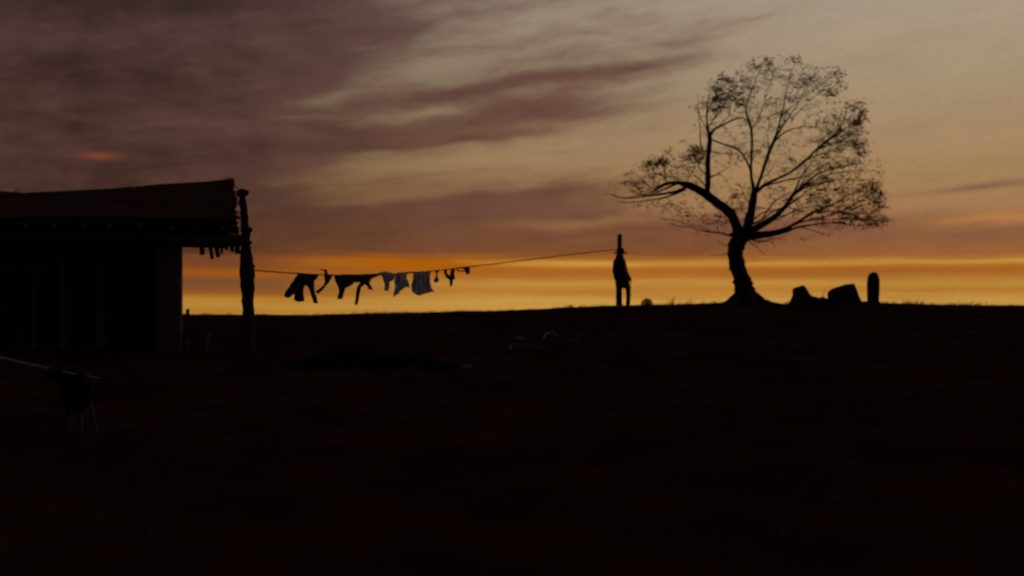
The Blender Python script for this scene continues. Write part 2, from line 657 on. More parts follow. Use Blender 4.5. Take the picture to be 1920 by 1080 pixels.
# walls
w = MB()
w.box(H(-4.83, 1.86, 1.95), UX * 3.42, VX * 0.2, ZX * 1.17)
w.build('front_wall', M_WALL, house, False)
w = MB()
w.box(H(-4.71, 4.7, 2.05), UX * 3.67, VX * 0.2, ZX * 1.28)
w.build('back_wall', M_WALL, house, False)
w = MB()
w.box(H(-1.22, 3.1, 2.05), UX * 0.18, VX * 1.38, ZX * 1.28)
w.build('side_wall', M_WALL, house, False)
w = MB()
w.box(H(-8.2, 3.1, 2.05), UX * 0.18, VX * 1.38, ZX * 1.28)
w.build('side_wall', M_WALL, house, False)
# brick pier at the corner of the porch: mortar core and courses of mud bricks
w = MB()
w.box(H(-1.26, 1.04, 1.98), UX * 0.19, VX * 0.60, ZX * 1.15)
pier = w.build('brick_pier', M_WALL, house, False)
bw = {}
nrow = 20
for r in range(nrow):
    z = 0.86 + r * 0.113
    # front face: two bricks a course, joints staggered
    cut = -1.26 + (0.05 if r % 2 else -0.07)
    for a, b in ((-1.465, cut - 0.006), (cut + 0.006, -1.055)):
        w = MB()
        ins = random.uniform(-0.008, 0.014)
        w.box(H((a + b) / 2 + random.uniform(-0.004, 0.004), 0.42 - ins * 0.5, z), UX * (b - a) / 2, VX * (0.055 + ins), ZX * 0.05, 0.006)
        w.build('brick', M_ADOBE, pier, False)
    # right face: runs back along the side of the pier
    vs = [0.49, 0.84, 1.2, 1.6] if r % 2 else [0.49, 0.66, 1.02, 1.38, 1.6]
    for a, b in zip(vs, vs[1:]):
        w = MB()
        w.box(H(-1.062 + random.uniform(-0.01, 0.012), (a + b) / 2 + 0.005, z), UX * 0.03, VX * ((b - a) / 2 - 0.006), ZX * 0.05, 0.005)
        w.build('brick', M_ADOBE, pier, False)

# roof: solid deck below, courses of long boards above
rf = MB()
n = 24
top_f, bot_f, rid, rid_b, back, back_b = [], [], [], [], [], []
for i in range(n + 1):
    u = -8.6 + 8.6 * i / n
    top_f.append(H(u, 0.06, eave(u) - 0.02)); bot_f.append(H(u, 0.06, eave(u) - 0.11))
    rid.append(H(u, RV, ridge(u) - 0.06)); rid_b.append(H(u, RV, ridge(u) - 0.20))
    back.append(H(u, 5.2, eave(u) + 0.03)); back_b.append(H(u, 5.2, eave(u) - 0.08))
vs = top_f + rid + back + back_b + rid_b + bot_f
k = n + 1
fs = []
for a in range(6):
    b = (a + 1) % 6
    for i in range(n):
        fs.append((a * k + i, a * k + i + 1, b * k + i + 1, b * k + i))
for i in (0, n):
    fs.append((0 * k + i, 1 * k + i, 4 * k + i, 5 * k + i))
    fs.append((1 * k + i, 2 * k + i, 3 * k + i, 4 * k + i))
rf.add(vs, fs)
roof = rf.build('roof', M_WALL, house, False)


def slope_pt(u, t, lift=0.0):
    """t = 0 at the eave, 1 at the ridge."""
    z = eave(u) + (ridge(u) - eave(u)) * t
    return H(u, -0.02 + (RV + 0.02) * t, z + lift)


rows = 8
for r in range(rows):
    t0, t1 = r / rows - 0.004, (r + 1) / rows + 0.035
    u = -8.7
    while u < -0.02:
        u2 = min(u + random.uniform(1.3, 2.6), 0.0)
        if u2 > -0.7:
            u2 = 0.0
        e = random.uniform(-0.07, 0.05) if u2 == 0.0 else -0.012
        w = MB()
        lo, hi = [], []
        m_ = 4
        lf = random.uniform(0.0, 0.014)
        for i in range(m_ + 1):
            uu = u + (u2 + e - u) * i / m_
            wob = random.uniform(-0.012, 0.012)
            lo.append((slope_pt(uu, t0 + wob, 0.027 + lf), slope_pt(uu, t0 + wob, 0.006 + lf)))
            hi.append((slope_pt(uu, t1 + wob * .5, 0.012 + lf), slope_pt(uu, t1 + wob * .5, -0.015 + lf)))
        pv = [p for q in zip(lo, hi) for pr in q for p in pr]     # lo_top, lo_bot, hi_top, hi_bot per station
        pf = []
        for i in range(m_):
            a, b = i * 4, (i + 1) * 4
            pf += [(a, b, b + 2, a + 2), (a + 1, a + 3, b + 3, b + 1), (a, a + 1, b + 1, b), (a + 2, b + 2, b + 3, a + 3)]
        pf += [(0, 2, 3, 1), (m_ * 4, m_ * 4 + 1, m_ * 4 + 3, m_ * 4 + 2)]
        w.add(pv, pf)
        w.build('roof_board', M_ROOF, roof, False)
        u = u2 + 0.001 if u2 == 0.0 else u2
        if u2 == 0.0:
            break
# frayed straw at the open right end of the roof
for i in range(34):
    t = random.uniform(0.0, 1.0)
    p = slope_pt(-0.02, t, random.uniform(-0.10, 0.03))
    w = MB()
    q = p + UX * random.uniform(0.04, 0.13) + ZX * random.uniform(-0.1, 0.05)
    w.tube([p, (p + q) / 2 + ZX * 0.01, q], [0.018, 0.014, 0.008], 5)
    w.build('straw_end', M_LATH, roof)
for i in range(5):
    p = slope_pt(-0.05 - 0.03 * i, 0.98, 0.0)
    w = MB()
    w.tube([p, p + Vector((random.uniform(-.03, .05), 0, random.uniform(.06, .12)))], [0.016, 0.008], 5)
    w.build('straw_end', M_LATH, roof)
for i in range(70):
    u = random.uniform(-5.6, 0.0) if i < 34 else random.uniform(-1.7, 0.0)
    p = H(u, 0.0 + random.uniform(-.02, .05), eave(u) - 0.03)
    q = p + UX * random.uniform(-.05, .05) - ZX * random.uniform(.05, .22 if i >= 34 else .12)
    w = MB()
    w.tube([p, (p + q) / 2 + UX * random.uniform(-.015, .015), q], [0.02, 0.017, 0.008], 5)
    w.build('straw_end', M_ROOF, roof)
# rafters with their pale ends under the eave
for i in range(17):
    u = -0.25 - i * 0.5 + random.uniform(-0.08, 0.08)
    w = MB()
    pts = []
    for v in (-0.06 + random.uniform(-.03, .05), 1.2, 2.6):
        pts.append(H(u, v, eave(u) - 0.165 + (ridge(u) - eave(u)) * (v / RV)))
    w.tube(pts, [0.042, 0.045, 0.045], 8, True, 0.2, i)
    ra = w.build('rafter', M_LATH, house)
# eave beam and the porch beams
w = MB()
w.tube([H(u, 0.22, 3.02 + 0.02 * math.sin(u * 2)) for u in (-8.4, -6, -4, -2, -0.9, 0.08)], [0.12] * 6, 10, True, 0.15, 4)
w.build('eave_beam', M_WOOD, house)
w = MB()
w.tube([H(u, 0.24, 3.22) for u in (-8.4, -5, -2, 0.05)], [0.075] * 4, 8, True, 0.2, 9)
w.build('upper_beam', M_WOOD, house)
w = MB()
w.tube([H(-0.12, v, 3.02 + 0.10 * min(v, 2.5)) for v in (0.3, 1.4, 2.6, 4.8)], [0.085] * 4, 8, True, 0.2, 2)
w.build('end_beam', M_WOOD, house)
w = MB()
w.tube([H(u, RV, ridge(u) - 0.30) for u in (-8.4, -6, -4, -2, -0.1)], 0.09, 8)
w.build('ridge_beam', M_WOOD, house)
w = MB()                                             # boards closing the open end above the beam
w.add([H(-0.16, 0.15, 3.0), H(-0.16, RV, 3.2), H(-0.16, 5.0, 3.0), H(-0.16, 5.0, 3.3), H(-0.16, RV, 4.25), H(-0.16, 0.15, 3.3),
       H(-0.2, 0.15, 3.0), H(-0.2, RV, 3.2), H(-0.2, 5.0, 3.0), H(-0.2, 5.0, 3.3), H(-0.2, RV, 4.25), H(-0.2, 0.15, 3.3)],
      [(0, 1, 4, 5), (1, 2, 3, 4), (6, 11, 10, 7), (7, 10, 9, 8), (0, 6, 7, 1), (1, 7, 8, 2), (2, 8, 9, 3), (3, 9, 10, 4), (4, 10, 11, 5), (5, 11, 6, 0)])
w.build('gable_board', M_WOOD, house, False)
w = MB()                                             # brush laid over the porch corner, under the rafters
w.box(H(-0.68, 0.62, 2.97), UX * 0.5, VX * 0.3, ZX * 0.05, 0.02)
w.build('porch_shelf', M_WOOD, house, False)
# broken laths hanging below the porch beam
for px, w_, y1, ln in ((379, 9, 478, 0), (393, 6, 486, 5), (404, 8, 482, 5), (414, 5, 471, 2), (424, 5, 469, 1), (433, 7, 472, 3), (444, 9, 476, 2)):
    a, b = P(px, 452, 21.62), P(px + ln, y1, 21.6)
    w = MB()
    hw = w_ / F * 21.6 / 2
    dr = (b - a) / 2
    w.box((a + b) / 2, UX * hw, VX * 0.012, dr, 0.006)
    w.build('hanging_lath', M_WOOD, house, False)
# doorway in the front wall: jambs, lintel and planks
dz0 = GZ + 0.05


def hv(px, v):
    """facade coordinate u whose point at depth v is seen at px"""
    u = -1.0
    for _ in range(60):
        p = H(u, v, 2)
        u += ((px - 960) / F * p.y - p.x) * 0.8
    return u


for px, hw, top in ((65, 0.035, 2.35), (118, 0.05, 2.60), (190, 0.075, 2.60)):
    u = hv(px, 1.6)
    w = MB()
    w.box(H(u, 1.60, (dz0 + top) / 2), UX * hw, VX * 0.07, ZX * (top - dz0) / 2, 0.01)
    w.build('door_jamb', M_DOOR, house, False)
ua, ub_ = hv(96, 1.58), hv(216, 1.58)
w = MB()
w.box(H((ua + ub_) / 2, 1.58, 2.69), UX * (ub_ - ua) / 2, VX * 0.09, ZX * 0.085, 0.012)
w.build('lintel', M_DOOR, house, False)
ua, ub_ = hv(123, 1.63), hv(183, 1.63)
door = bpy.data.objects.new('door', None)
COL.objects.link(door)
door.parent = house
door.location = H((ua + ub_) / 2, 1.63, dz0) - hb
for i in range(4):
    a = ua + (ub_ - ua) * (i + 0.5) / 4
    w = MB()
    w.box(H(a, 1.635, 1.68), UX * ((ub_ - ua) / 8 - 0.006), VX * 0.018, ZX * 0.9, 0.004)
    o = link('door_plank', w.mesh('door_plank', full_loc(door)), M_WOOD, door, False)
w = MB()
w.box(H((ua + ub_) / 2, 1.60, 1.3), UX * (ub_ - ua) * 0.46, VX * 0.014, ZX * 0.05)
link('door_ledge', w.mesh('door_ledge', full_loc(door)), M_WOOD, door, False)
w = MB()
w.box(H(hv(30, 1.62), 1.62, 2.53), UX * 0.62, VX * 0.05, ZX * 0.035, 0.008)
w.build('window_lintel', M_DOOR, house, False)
# weeds rooted on the ridge
for px, hgt, cnt in ((33, 0.17, 7), (282, 0.07, 5)):
    u = hv(px, RV)
    w = MB()
    for _ in range(cnt):
        p = H(u + random.gauss(0, 0.03), RV, ridge(u) - 0.02)
        w.tube([p, p + Vector((random.uniform(-.05, .06), random.uniform(-.03, .03), hgt * random.uniform(.5, 1)))], [0.007, 0.003], 4)
    w.build('weed', M_GRASS, house)

# the porch post, standing free in front of the roof corner
pp = MB()
pts = [(466, 662, 0.155), (466, 640, 0.145), (465.5, 590, 0.135), (464.5, 555, 0.14), (464, 525, 0.17), (463, 500, 0.165), (461, 470, 0.125), (460.5, 452, 0.10),
       (460.5, 436, 0.115), (459, 425, 0.095), (458, 405, 0.09), (456, 385, 0.085), (454, 370, 0.075)]
pts = [tuple(P(a, b, 21.32)) + (r * 0.82,) for a, b, r in pts]
pts = crom(pts, 4)
pp.tube([p[:3] for p in pts], [p[3] for p in pts], 14, True, 0.22, 3)
post = pp.build('porch_post', M_WOOD)
tag(post, 'crooked tree trunk post with a knob top at the porch corner of the mud house', 'post')
w = MB()
c = P(454.5, 361, 21.32)
w.loft([(c.x + a, c.y, rx, 0.085, c.z + z) for a, rx, z in ((-.01, .055, -.085), (0, .095, -.05), (.01, .118, -.01), (.008, .11, .03), (0, .075, .055), (0, .02, .065))], 14)
o = w.build('knob', M_WOOD, post)
for y_, r_, dx in ((431, 0.05, 9), (455, 0.045, 8)):
    c = P(460 + dx, y_, 21.30)
    w = MB()
    w.loft([(c.x, c.y, r_ * a, r_ * a, c.z + b * r_) for a, b in ((0.25, -1.0), (0.8, -.6), (1, 0), (0.8, .6), (0.25, 1.0))], 10)
    w.build('knot', M_WOOD, post)

# low bench beside the pier and a stump on the plain
c = ground_at(368, 653)
bench = empty('low_bench', c, 'low dark bench on the ground beside the brick pier', 'bench')
w = MB(); w.box(c + Vector((0, 0, 0.27)), (0.25, 0, 0), (0, 0.13, 0), (0, 0, 0.022), 0.006); w.build('seat', M_WOOD, bench, False)
for sx in (-1, 1):
    w = MB(); w.box(c + Vector((sx * 0.2, 0, 0.11)), (0.025, 0, 0), (0, 0.11, 0), (0, 0, 0.138), 0.005); w.build('leg', M_WOOD, bench, False)
c = P(352, 590, 34.0)
w = MB()
w.tube([(c.x, c.y, ground(c.x, c.y) - .06), (c.x, c.y, c.z + .06), (c.x + .01, c.y, c.z + .13), (c.x + .005, c.y, c.z + .17)], [.05, .045, .055, .035], 9, True, .25, 1)
o = w.build('stump', M_WOOD)
tag(o, 'tiny dark stump on the horizon seen through the porch opening', 'stump')

# ------------------------------------------------------------------ clothesline
A = Vector((-4.80, 21.42))
B = Vector((3.16, 33.98))
AB = B - A


def on_line(px, py, off=0.0):
    """The point seen at a pixel on the upright plane through the clothesline, moved off the plane."""
    k = (px - 960) / F
    # A.x + s*AB.x = k*(A.y + s*AB.y)
    s = (k * A.y - A.x) / (AB.x - k * AB.y)
    d = A.y + s * AB.y
    p = P(px, py, d)
    nrm = Vector((AB.y, -AB.x, 0)).normalized()
    return p + nrm * off


rope_px = [(470, 506.5), (505, 509), (545, 512), (600, 515), (660, 516), (720, 514.5), (775, 511), (830, 506), (880, 500), (950, 492), (1030, 482), (1100, 474), (1157, 467.5)]
rp = crom([tuple(on_line(a, b)) for a, b in rope_px], 5)
w = MB()
w.tube(rp, 0.0125, 6)
wr = on_line(1160, 467.5)
rope = w.build('clothesline', M_ROPE)
tag(rope, 'thin sagging rope from the porch post to the post behind the person', 'clothesline')


def cloth(name, poly, m, label, cat='garment', fold=0.03, thick=0.03, cell=2.2, seed=0.0, grp='washing on the clothesline', parent=None, fn=None):
    """Cloth with two faces and folds, cut to an outline and hung in the plane of the line."""
    fn = fn or on_line
    out = []
    nn = len(poly)
    for i in range(nn):
        a, b = Vector(poly[i]), Vector(poly[(i + 1) % nn])
        k = max(1, int((b - a).length / cell))
        for j in range(k):
            out.append(a + (b - a) * j / k)
    nb = len(out)
    pts = [Vector(p) for p in out]

    def inside(p):
        c = False
        for i in range(nb):
            a, b = out[i], out[(i + 1) % nb]
            if (a.y > p.y) != (b.y > p.y) and p.x < (b.x - a.x) * (p.y - a.y) / (b.y - a.y) + a.x:
                c = not c
        return c

    def edge(p):
        return min((p - q).length for q in out)
    x0, x1 = min(p.x for p in out), max(p.x for p in out)
    y0, y1 = min(p.y for p in out), max(p.y for p in out)
    y = y0
    row = 0
    while y < y1:
        x = x0 + (cell / 2 if row % 2 else 0)
        while x < x1:
            p = Vector((x, y))
            if inside(p) and edge(p) > cell * 0.6:
                pts.append(p)
            x += cell
        y += cell * 0.87
        row += 1
    r = delaunay_2d_cdt(pts, [(i, (i + 1) % nb) for i in range(nb)], [], 1, 1e-4)
    vv, faces = r[0], r[2]
    front, backv = [], []
    ytop = min(p.y for p in vv)
    for p in vv:
        e = min((p - q).length for q in out)
        hang = smooth01((p.y - ytop) / 14.0)
        f = fold * hang * (noise.noise(Vector((p.x * 0.21, p.y * 0.06, seed))) * 1.3 + 0.5 * math.sin(p.x * 0.75 + seed * 3))
        t = 0.006 + thick * min(1.0, e / 6.0) ** 0.6
        front.append(fn(p.x, p.y, f + t / 2))
        backv.append(fn(p.x, p.y, f - t / 2))
    k = len(front)
    fs = [tuple(f) for f in faces] + [tuple(reversed([i + k for i in f])) for f in faces]
    cnt = {}
    for f in faces:
        for i in range(len(f)):
            a, b = f[i], f[(i + 1) % len(f)]
            cnt[(a, b)] = 1
    for (a, b) in list(cnt):
        if (b, a) not in cnt:
            fs.append((b, a, a + k, b + k))
    w = MB()
    w.add(front + backv, fs)
    o = w.build(name, m, parent)
    if parent is None:
        tag(o, label, cat, grp)
    return o


def z6(pts):
    return [(460 + x * 0.1146, 480 + y * 0.1146) for x, y in pts]


def z3(pts):
    return [(460 + x * 0.2396, 440 + y * 0.2397) for x, y in pts]


cloth('jacket', z6([(860, 272), (1010, 286), (1200, 305), (1185, 345), (1138, 400), (1126, 520), (1140, 610), (1192, 780), (1112, 768), (1062, 585), (1030, 505),
                    (985, 478), (955, 540), (947, 640), (968, 738), (870, 755), (792, 718), (812, 612), (760, 645), (695, 688), (625, 648), (700, 530), (780, 420), (840, 330)]),
      M_CLOTH_D, 'dark jacket with two spread sleeves, leftmost garment on the clothesline', 'jacket', 0.02, 0.02, seed=1)
cloth('scarf', z6([(1210, 212), (1330, 222), (1350, 300), (1440, 304), (1405, 360), (1370, 430), (1290, 520), (1195, 622), (1150, 585), (1255, 500), (1308, 420), (1290, 350), (1298, 255)]),
      M_CLOTH_D, 'narrow dark scarf flicked up above the clothesline, right of the leftmost jacket', 'scarf', 0.01, 0.012, seed=2)
cloth('shirt', z3([(688, 312), (745, 318), (762, 309), (905, 311), (935, 330), (905, 374), (860, 374), (818, 402), (788, 415), (770, 460), (757, 505), (722, 502), (730, 440), (715, 380), (700, 340)]),
      M_CLOTH_D, 'dark shirt with one sleeve hanging straight down, right of the flicked up scarf', 'shirt', 0.02, 0.02, seed=3)
cloth('pair_of_trousers', z3([(910, 309), (1040, 303), (1062, 312), (1020, 332), (984, 345), (976, 380), (995, 432), (966, 428), (938, 386), (908, 410), (893, 470), (877, 552), (853, 548), (864, 470), (882, 395), (902, 360)]),
      M_CLOTH_B, 'brown trousers with one long thin leg nearly touching the horizon', 'trousers', 0.015, 0.015, seed=4)
cloth('vest', z3([(1036, 300), (1090, 286), (1140, 298), (1186, 306), (1168, 345), (1132, 370), (1112, 440), (1085, 436), (1090, 380), (1072, 326)]),
      M_CLOTH_P, 'pale grey vest tapering to a point in the middle of the clothesline', 'vest', 0.03, 0.015, seed=5)
cloth('apron', z3([(1178, 306), (1200, 293), (1265, 297), (1265, 350), (1286, 416), (1250, 406), (1210, 450), (1152, 492), (1165, 450), (1166, 380)]),
      M_CLOTH_P, 'pale grey apron with a slanting pointed hem, left of the square towel', 'apron', 0.04, 0.02, seed=6)
cloth('towel', z3([(1318, 292), (1452, 287), (1450, 360), (1455, 410), (1472, 445), (1410, 460), (1355, 477), (1325, 462), (1303, 436), (1311, 370)]),
      M_CLOTH_P, 'square pale grey towel, the broadest cloth on the clothesline', 'towel', 0.04, 0.02, seed=7)
cloth('rag', z3([(1255, 292), (1325, 288), (1325, 298), (1290, 303), (1255, 303)]), M_CLOTH_D, 'thin dark rag rolled over the rope between apron and towel', 'rag', 0.0, 0.03, 1.4, seed=8)
cloth('stocking', z3([(1482, 281), (1518, 279), (1516, 290), (1502, 298), (1500, 330), (1510, 345), (1508, 372), (1482, 376), (1476, 352), (1490, 332), (1492, 300)]),
      M_CLOTH_D, 'short dark stocking with a bulging toe, just right of the square towel', 'stocking', 0.01, 0.02, 1.6, seed=9)
cloth('undershirt', z3([(1550, 273), (1578, 271), (1578, 306), (1602, 322), (1610, 265), (1642, 262), (1634, 318), (1645, 346), (1624, 352), (1618, 404), (1600, 402), (1600, 358), (1570, 334), (1556, 300)]),
      M_CLOTH_D, 'small dark undershirt hung by two straps, right of the short stocking', 'undershirt', 0.01, 0.02, 1.6, seed=10)
cloth('sock', z3([(1712, 257), (1756, 254), (1757, 306), (1728, 312), (1720, 286)]), M_CLOTH_D, 'small dark sock, rightmost thing on the clothesline', 'sock', 0.01, 0.03, 1.4, seed=11)
w = MB()
ring = []
for i in range(21):
    a = 2 * math.pi * i / 20
    ring.append(on_line(460 + (1690 + 32 * math.cos(a)) * 0.2396, 440 + (273 + 13 * math.sin(a)) * 0.2397, 0.02 * math.sin(2 * a)))
w.tube(ring, 0.016, 6, False)
o = w.build('cloth_band', M_CLOTH_D)
tag(o, 'looped dark band of cloth beside the rightmost sock', 'band', 'washing on the clothesline')

# ------------------------------------------------------------------ post and person
w = MB()
pts = [tuple(P(1162, 590, 34.06)) + (0.075,), tuple(P(1162, 530, 34.06)) + (0.072,), tuple(P(1161.5, 480, 34.06)) + (0.07,), tuple(P(1162, 439.5, 34.06)) + (0.069,)]
pts = crom(pts, 5)
w.tube([p[:3] for p in pts], [p[3] for p in pts], 12, True, 0.1, 5)
lp = w.build('clothesline_post', M_WOOD)
tag(lp, 'upright post rising behind the person in the hat, holding the clothesline', 'post')
w = MB()
c = P(1162, 467.5, 34.06)
w.loft([(c.x, c.y, 0.083, 0.083, c.z - 0.03), (c.x, c.y, 0.088, 0.088, c.z), (c.x, c.y, 0.083, 0.083, c.z + 0.03)], 12)
w.build('rope_knot', M_ROPE, lp)

PD = 33.72
fp = P(1166.7, 574, PD)
fp.z = ground(fp.x, fp.y)
person = empty('person', fp, 'person in a brimmed hat and long dark coat standing against the clothesline post', 'person')


def skin_mesh(name, verts, edges, radii, root=0, sub=2):
    me = bpy.data.meshes.new(name)
    me.from_pydata(verts, edges, [])
    o = bpy.data.objects.new(name, me)
    COL.objects.link(o)
    md = o.modifiers.new('skin', 'SKIN')
    md.use_smooth_shade = True
    for i, r in enumerate(radii):
        sv = me.skin_vertices[0].data[i]
        sv.radius = r if isinstance(r, tuple) else (r, r)
        sv.use_root = (i == root)
    sb = o.modifiers.new('sub', 'SUBSURF')
    sb.levels = sb.render_levels = sub
    dg = bpy.context.evaluated_depsgraph_get()
    ev = o.evaluated_get(dg)
    out = bpy.data.meshes.new_from_object(ev)
    bpy.data.objects.remove(o)
    bpy.data.meshes.remove(me)
    out.name = name
    return out


bv = [(0.02, 0, .92), (-.01, 0, 1.14), (-.05, 0, 1.34), (-.07, 0, 1.47), (-.075, -.01, 1.535), (-.075, -.02, 1.62), (-.075, -.01, 1.715),      # 0-6
      (-.18, 0, 1.375), (-.22, .03, 1.12), (-.205, -.02, .88), (-.205, -.03, .82),                                    # 7-10
      (.04, 0, 1.385), (.105, .04, 1.12), (.235, -.02, .87), (.25, -.03, .80),                                         # 11-14
      (-.065, 0, .86), (-.115, -.02, .48), (-.125, .01, .09), (-.13, -.15, .045),                                     # 15-18
      (.115, 0, .86), (.175, -.03, .48), (.17, .01, .09), (.21, -.14, .045)]                                          # 19-22
be = [(0, 1), (1, 2), (2, 3), (3, 4), (4, 5), (5, 6), (2, 7), (7, 8), (8, 9), (9, 10), (2, 11), (11, 12), (12, 13), (13, 14),
      (0, 15), (15, 16), (16, 17), (17, 18), (0, 19), (19, 20), (20, 21), (21, 22)]
br = [(.14, .11), (.125, .1), (.15, .1), .062, .068, (.082, .098), (.07, .08), .058, .044, .03, .036, .058, .044, .03, .036,
      .085, .058, .042, .038, .085, .058, .042, .038]
bme = skin_mesh('body', bv, be, br)
bm = bmesh.new()
bm.from_mesh(bme)
fing = MB()
for (hx, hz, s) in ((-.205, .80, -1), (.252, .785, 1)):
    for k, (dy, ln) in enumerate(((-.055, .075), (-.038, .085), (-.02, .08), (-.004, .062))):
        fing.tube([(hx, dy, hz), (hx + s * .006, dy - .004, hz - ln * .5), (hx - s * .004, dy - .012, hz - ln)], [.0095, .009, .0065], 6)
    fing.tube([(hx, -.06, hz + .03), (hx - s * .012, -.085, hz + .005), (hx - s * .014, -.09, hz - .025)], [.011, .01, .007], 6)
# nose, brow, lips and ears
fing.tube([(-.075, -.105, 1.645), (-.075, -.128, 1.612), (-.075, -.112, 1.60)], [.009, .014, .008], 6)
fing.tube([(-.115, -.098, 1.65), (-.075, -.108, 1.655), (-.035, -.098, 1.65)], .009, 6)
fing.tube([(-.1, -.1, 1.572), (-.075, -.112, 1.574), (-.05, -.1, 1.572)], [.005, .009, .005], 6)
for s in (-1, 1):
    fing.tube([(-.075 + s * .082, .0, 1.65), (-.075 + s * .096, .008, 1.63), (-.075 + s * .084, -.004, 1.595)], [.012, .014, .008], 6)
fm = fing.mesh('fingers')
bm.from_mesh(fm)
bm.to_mesh(bme)
bm.free()
body = link('body', bme, M_SKIN, person)

coat = MB()
coat.loft([(-.07, 0, .09, .10, 1.50), (-.07, .01, .112, .11, 1.575), (-.07, .01, .118, .115, 1.56), (-.07, 0, .118, .105, 1.49), (-.075, 0, .175, .115, 1.44), (-.09, 0, .175, .13, 1.36), (-.08, 0, .17, .135, 1.25), (-.06, 0, .17, .13, 1.12),
           (-.025, 0, .17, .14, .98), (.005, 0, .195, .155, .82), (.025, 0, .215, .17, .68), (.04, 0, .24, .178, .60), (.04, 0, .235, .17, .595), (.02, 0, .19, .14, .75)], 26)
for pts in ([(-.17, 0, 1.41), (-.212, .01, 1.31), (-.225, .03, 1.12), (-.215, 0, 1.0), (-.205, -.02, .88)], [(.02, 0, 1.42), (.045, .01, 1.33), (.105, .04, 1.12), (.17, .01, .98), (.235, -.02, .86)]):
    pts = crom(pts, 3)
    coat.tube(pts, [.074 - .026 * i / (len(pts) - 1) for i in range(len(pts))], 12)
coat.v = [(x + .006 * math.sin(z * 23 + x * 30), y + .012 * math.sin(x * 40 + z * 5) * smooth01((1.1 - z) / .4), z) for x, y, z in coat.v]
link('coat', coat.mesh('coat'), M_CLOTH_B, person)
tr = MB()
for pts in ([(-.07, 0, .84), (-.115, -.02, .48), (-.125, .01, .10)], [(.12, 0, .84), (.178, -.03, .48), (.172, .01, .10)]):
    pts = crom(pts, 5)
    tr.tube(pts, [.088 - .030 * i / (len(pts) - 1) for i in range(len(pts))], 12, True, 0.06)
link('pair_of_trousers', tr.mesh('trousers'), M_CLOTH_B, person)
for s, (ax, ay, tx, ty) in ((0, (-.125, .01, -.13, -.16)), (1, (.17, .01, .21, -.15))):
    bt = MB()
    pts = crom([(ax, ay + .03, .16), (ax, ay + .02, .07), ((ax + tx) / 2, (ay + ty) / 2, .045), (tx, ty - .02, .035)], 4)
    bt.tube(pts, [.062, .062, .06, .058, .056, .054, .052, .05, .048, .046, .044, .04, .03], 10)
    link('boot', bt.mesh('boot'), M_CLOTH_D, person)
hat = MB()
hx, hz = -.055, 1.655
hat.loft([(hx, -.01, .112, .118, hz - .005), (hx, -.01, .118, .122, hz + .03), (hx, -.005, .112, .118, hz + .085), (hx, 0, .095, .105, hz + .125), (hx, 0, .06, .07, hz + .14), (hx, 0, .01, .012, hz + .138)], 20)
link('hat_crown', hat.mesh('hat_crown'), M_CLOTH_D, person)
hb_ = MB()
sid = 28
for (rad, dz) in ((.10, .0), (.16, .004), (.205, .02), (.205, -.008), (.16, -.02), (.10, -.022)):
    for i in range(sid):
        a = 2 * math.pi * i / sid
        hb_.v.append((hx + .002 + rad * math.cos(a), -.01 + rad * 0.95 * math.sin(a), hz + dz - .03 * abs(math.cos(a)) * (rad - .1) / .12))
for r_ in range(6):
    q = (r_ + 1) % 6
    for i in range(sid):
        hb_.f.append((r_ * sid + i, r_ * sid + (i + 1) % sid, q * sid + (i + 1) % sid, q * sid + i))
link('hat_brim', hb_.mesh('hat_brim'), M_CLOTH_D, person)
hr = MB()
hr.loft([(-.075, .02, .075, .075, 1.54), (-.075, .02, .09, .092, 1.60), (-.075, .015, .092, .095, 1.66)], 16)
link('hair', hr.mesh('hair'), M_CLOTH_D, person)

# ------------------------------------------------------------------ tree
TD = 34.0
SCL = 0.4813


def zt(x, y, dep=0.0):
    """Tree sketch coordinates to the world; dep = metres behind the trunk plane."""
    return P(1120 + x * SCL, 80 + y * SCL, TD + dep)


PXM = SCL / F * TD              # metres for one unit of the sketch
base = zt(580, 1000)
base.z = ground(base.x, base.y)
tree = empty('tree', base, 'leaning wide crowned tree with sparse windblown leaves on the crest', 'tree')
SK = []                          # skeleton points: position, radius


def branch(pts, dep0, dep1, r0=None, r1=None, power=1.0):
    """pts: (x, y, r) or (x, y); depth runs from dep0 to dep1."""
    n_ = len(pts)
    q = []
    for i, p in enumerate(pts):
        t = i / (n_ - 1)
        r = p[2] if len(p) > 2 else (r0 + (r1 - r0) * t)
        v = zt(p[0], p[1], dep0 + (dep1 - dep0) * t ** power)
        q.append((v.x, v.y, v.z, r * PXM * (1.0 if r >= 12 else 0.62 + 0.38 * (r / 12) ** 1.0)))
    q = crom(q, 5)
    for p in q:
        SK.append((Vector(p[:3]), p[3]))
    return q


def tube_of(mb, q, sides, rough=0.12, seed=0):
    mb.tube([p[:3] for p in q], [max(p[3], 0.004) for p in q], sides, True, rough, seed)


w = MB()
q = branch([(590, 1030, 56), (586, 1004, 48), (580, 985, 42), (570, 950, 37), (562, 918, 34), (550, 880, 33), (541, 840, 29), (540, 812, 28), (545, 785, 31), (553, 755, 34), (562, 738, 28)], 0, 0)
tube_of(w, q, 18, 0.34, 1)
for (a, b, r) in ((524, 790, 17), (528, 772, 12)):
    c = zt(a, b, -0.05)
    rr = r * PXM
    w.loft([(c.x, c.y, rr * k1, rr * k1, c.z + rr * k2) for k1, k2 in ((.2, -1.1), (.75, -.75), (1, -.1), (.9, .5), (.3, 1.05))], 10)
trunk = w.build('trunk', M_BARK, tree)
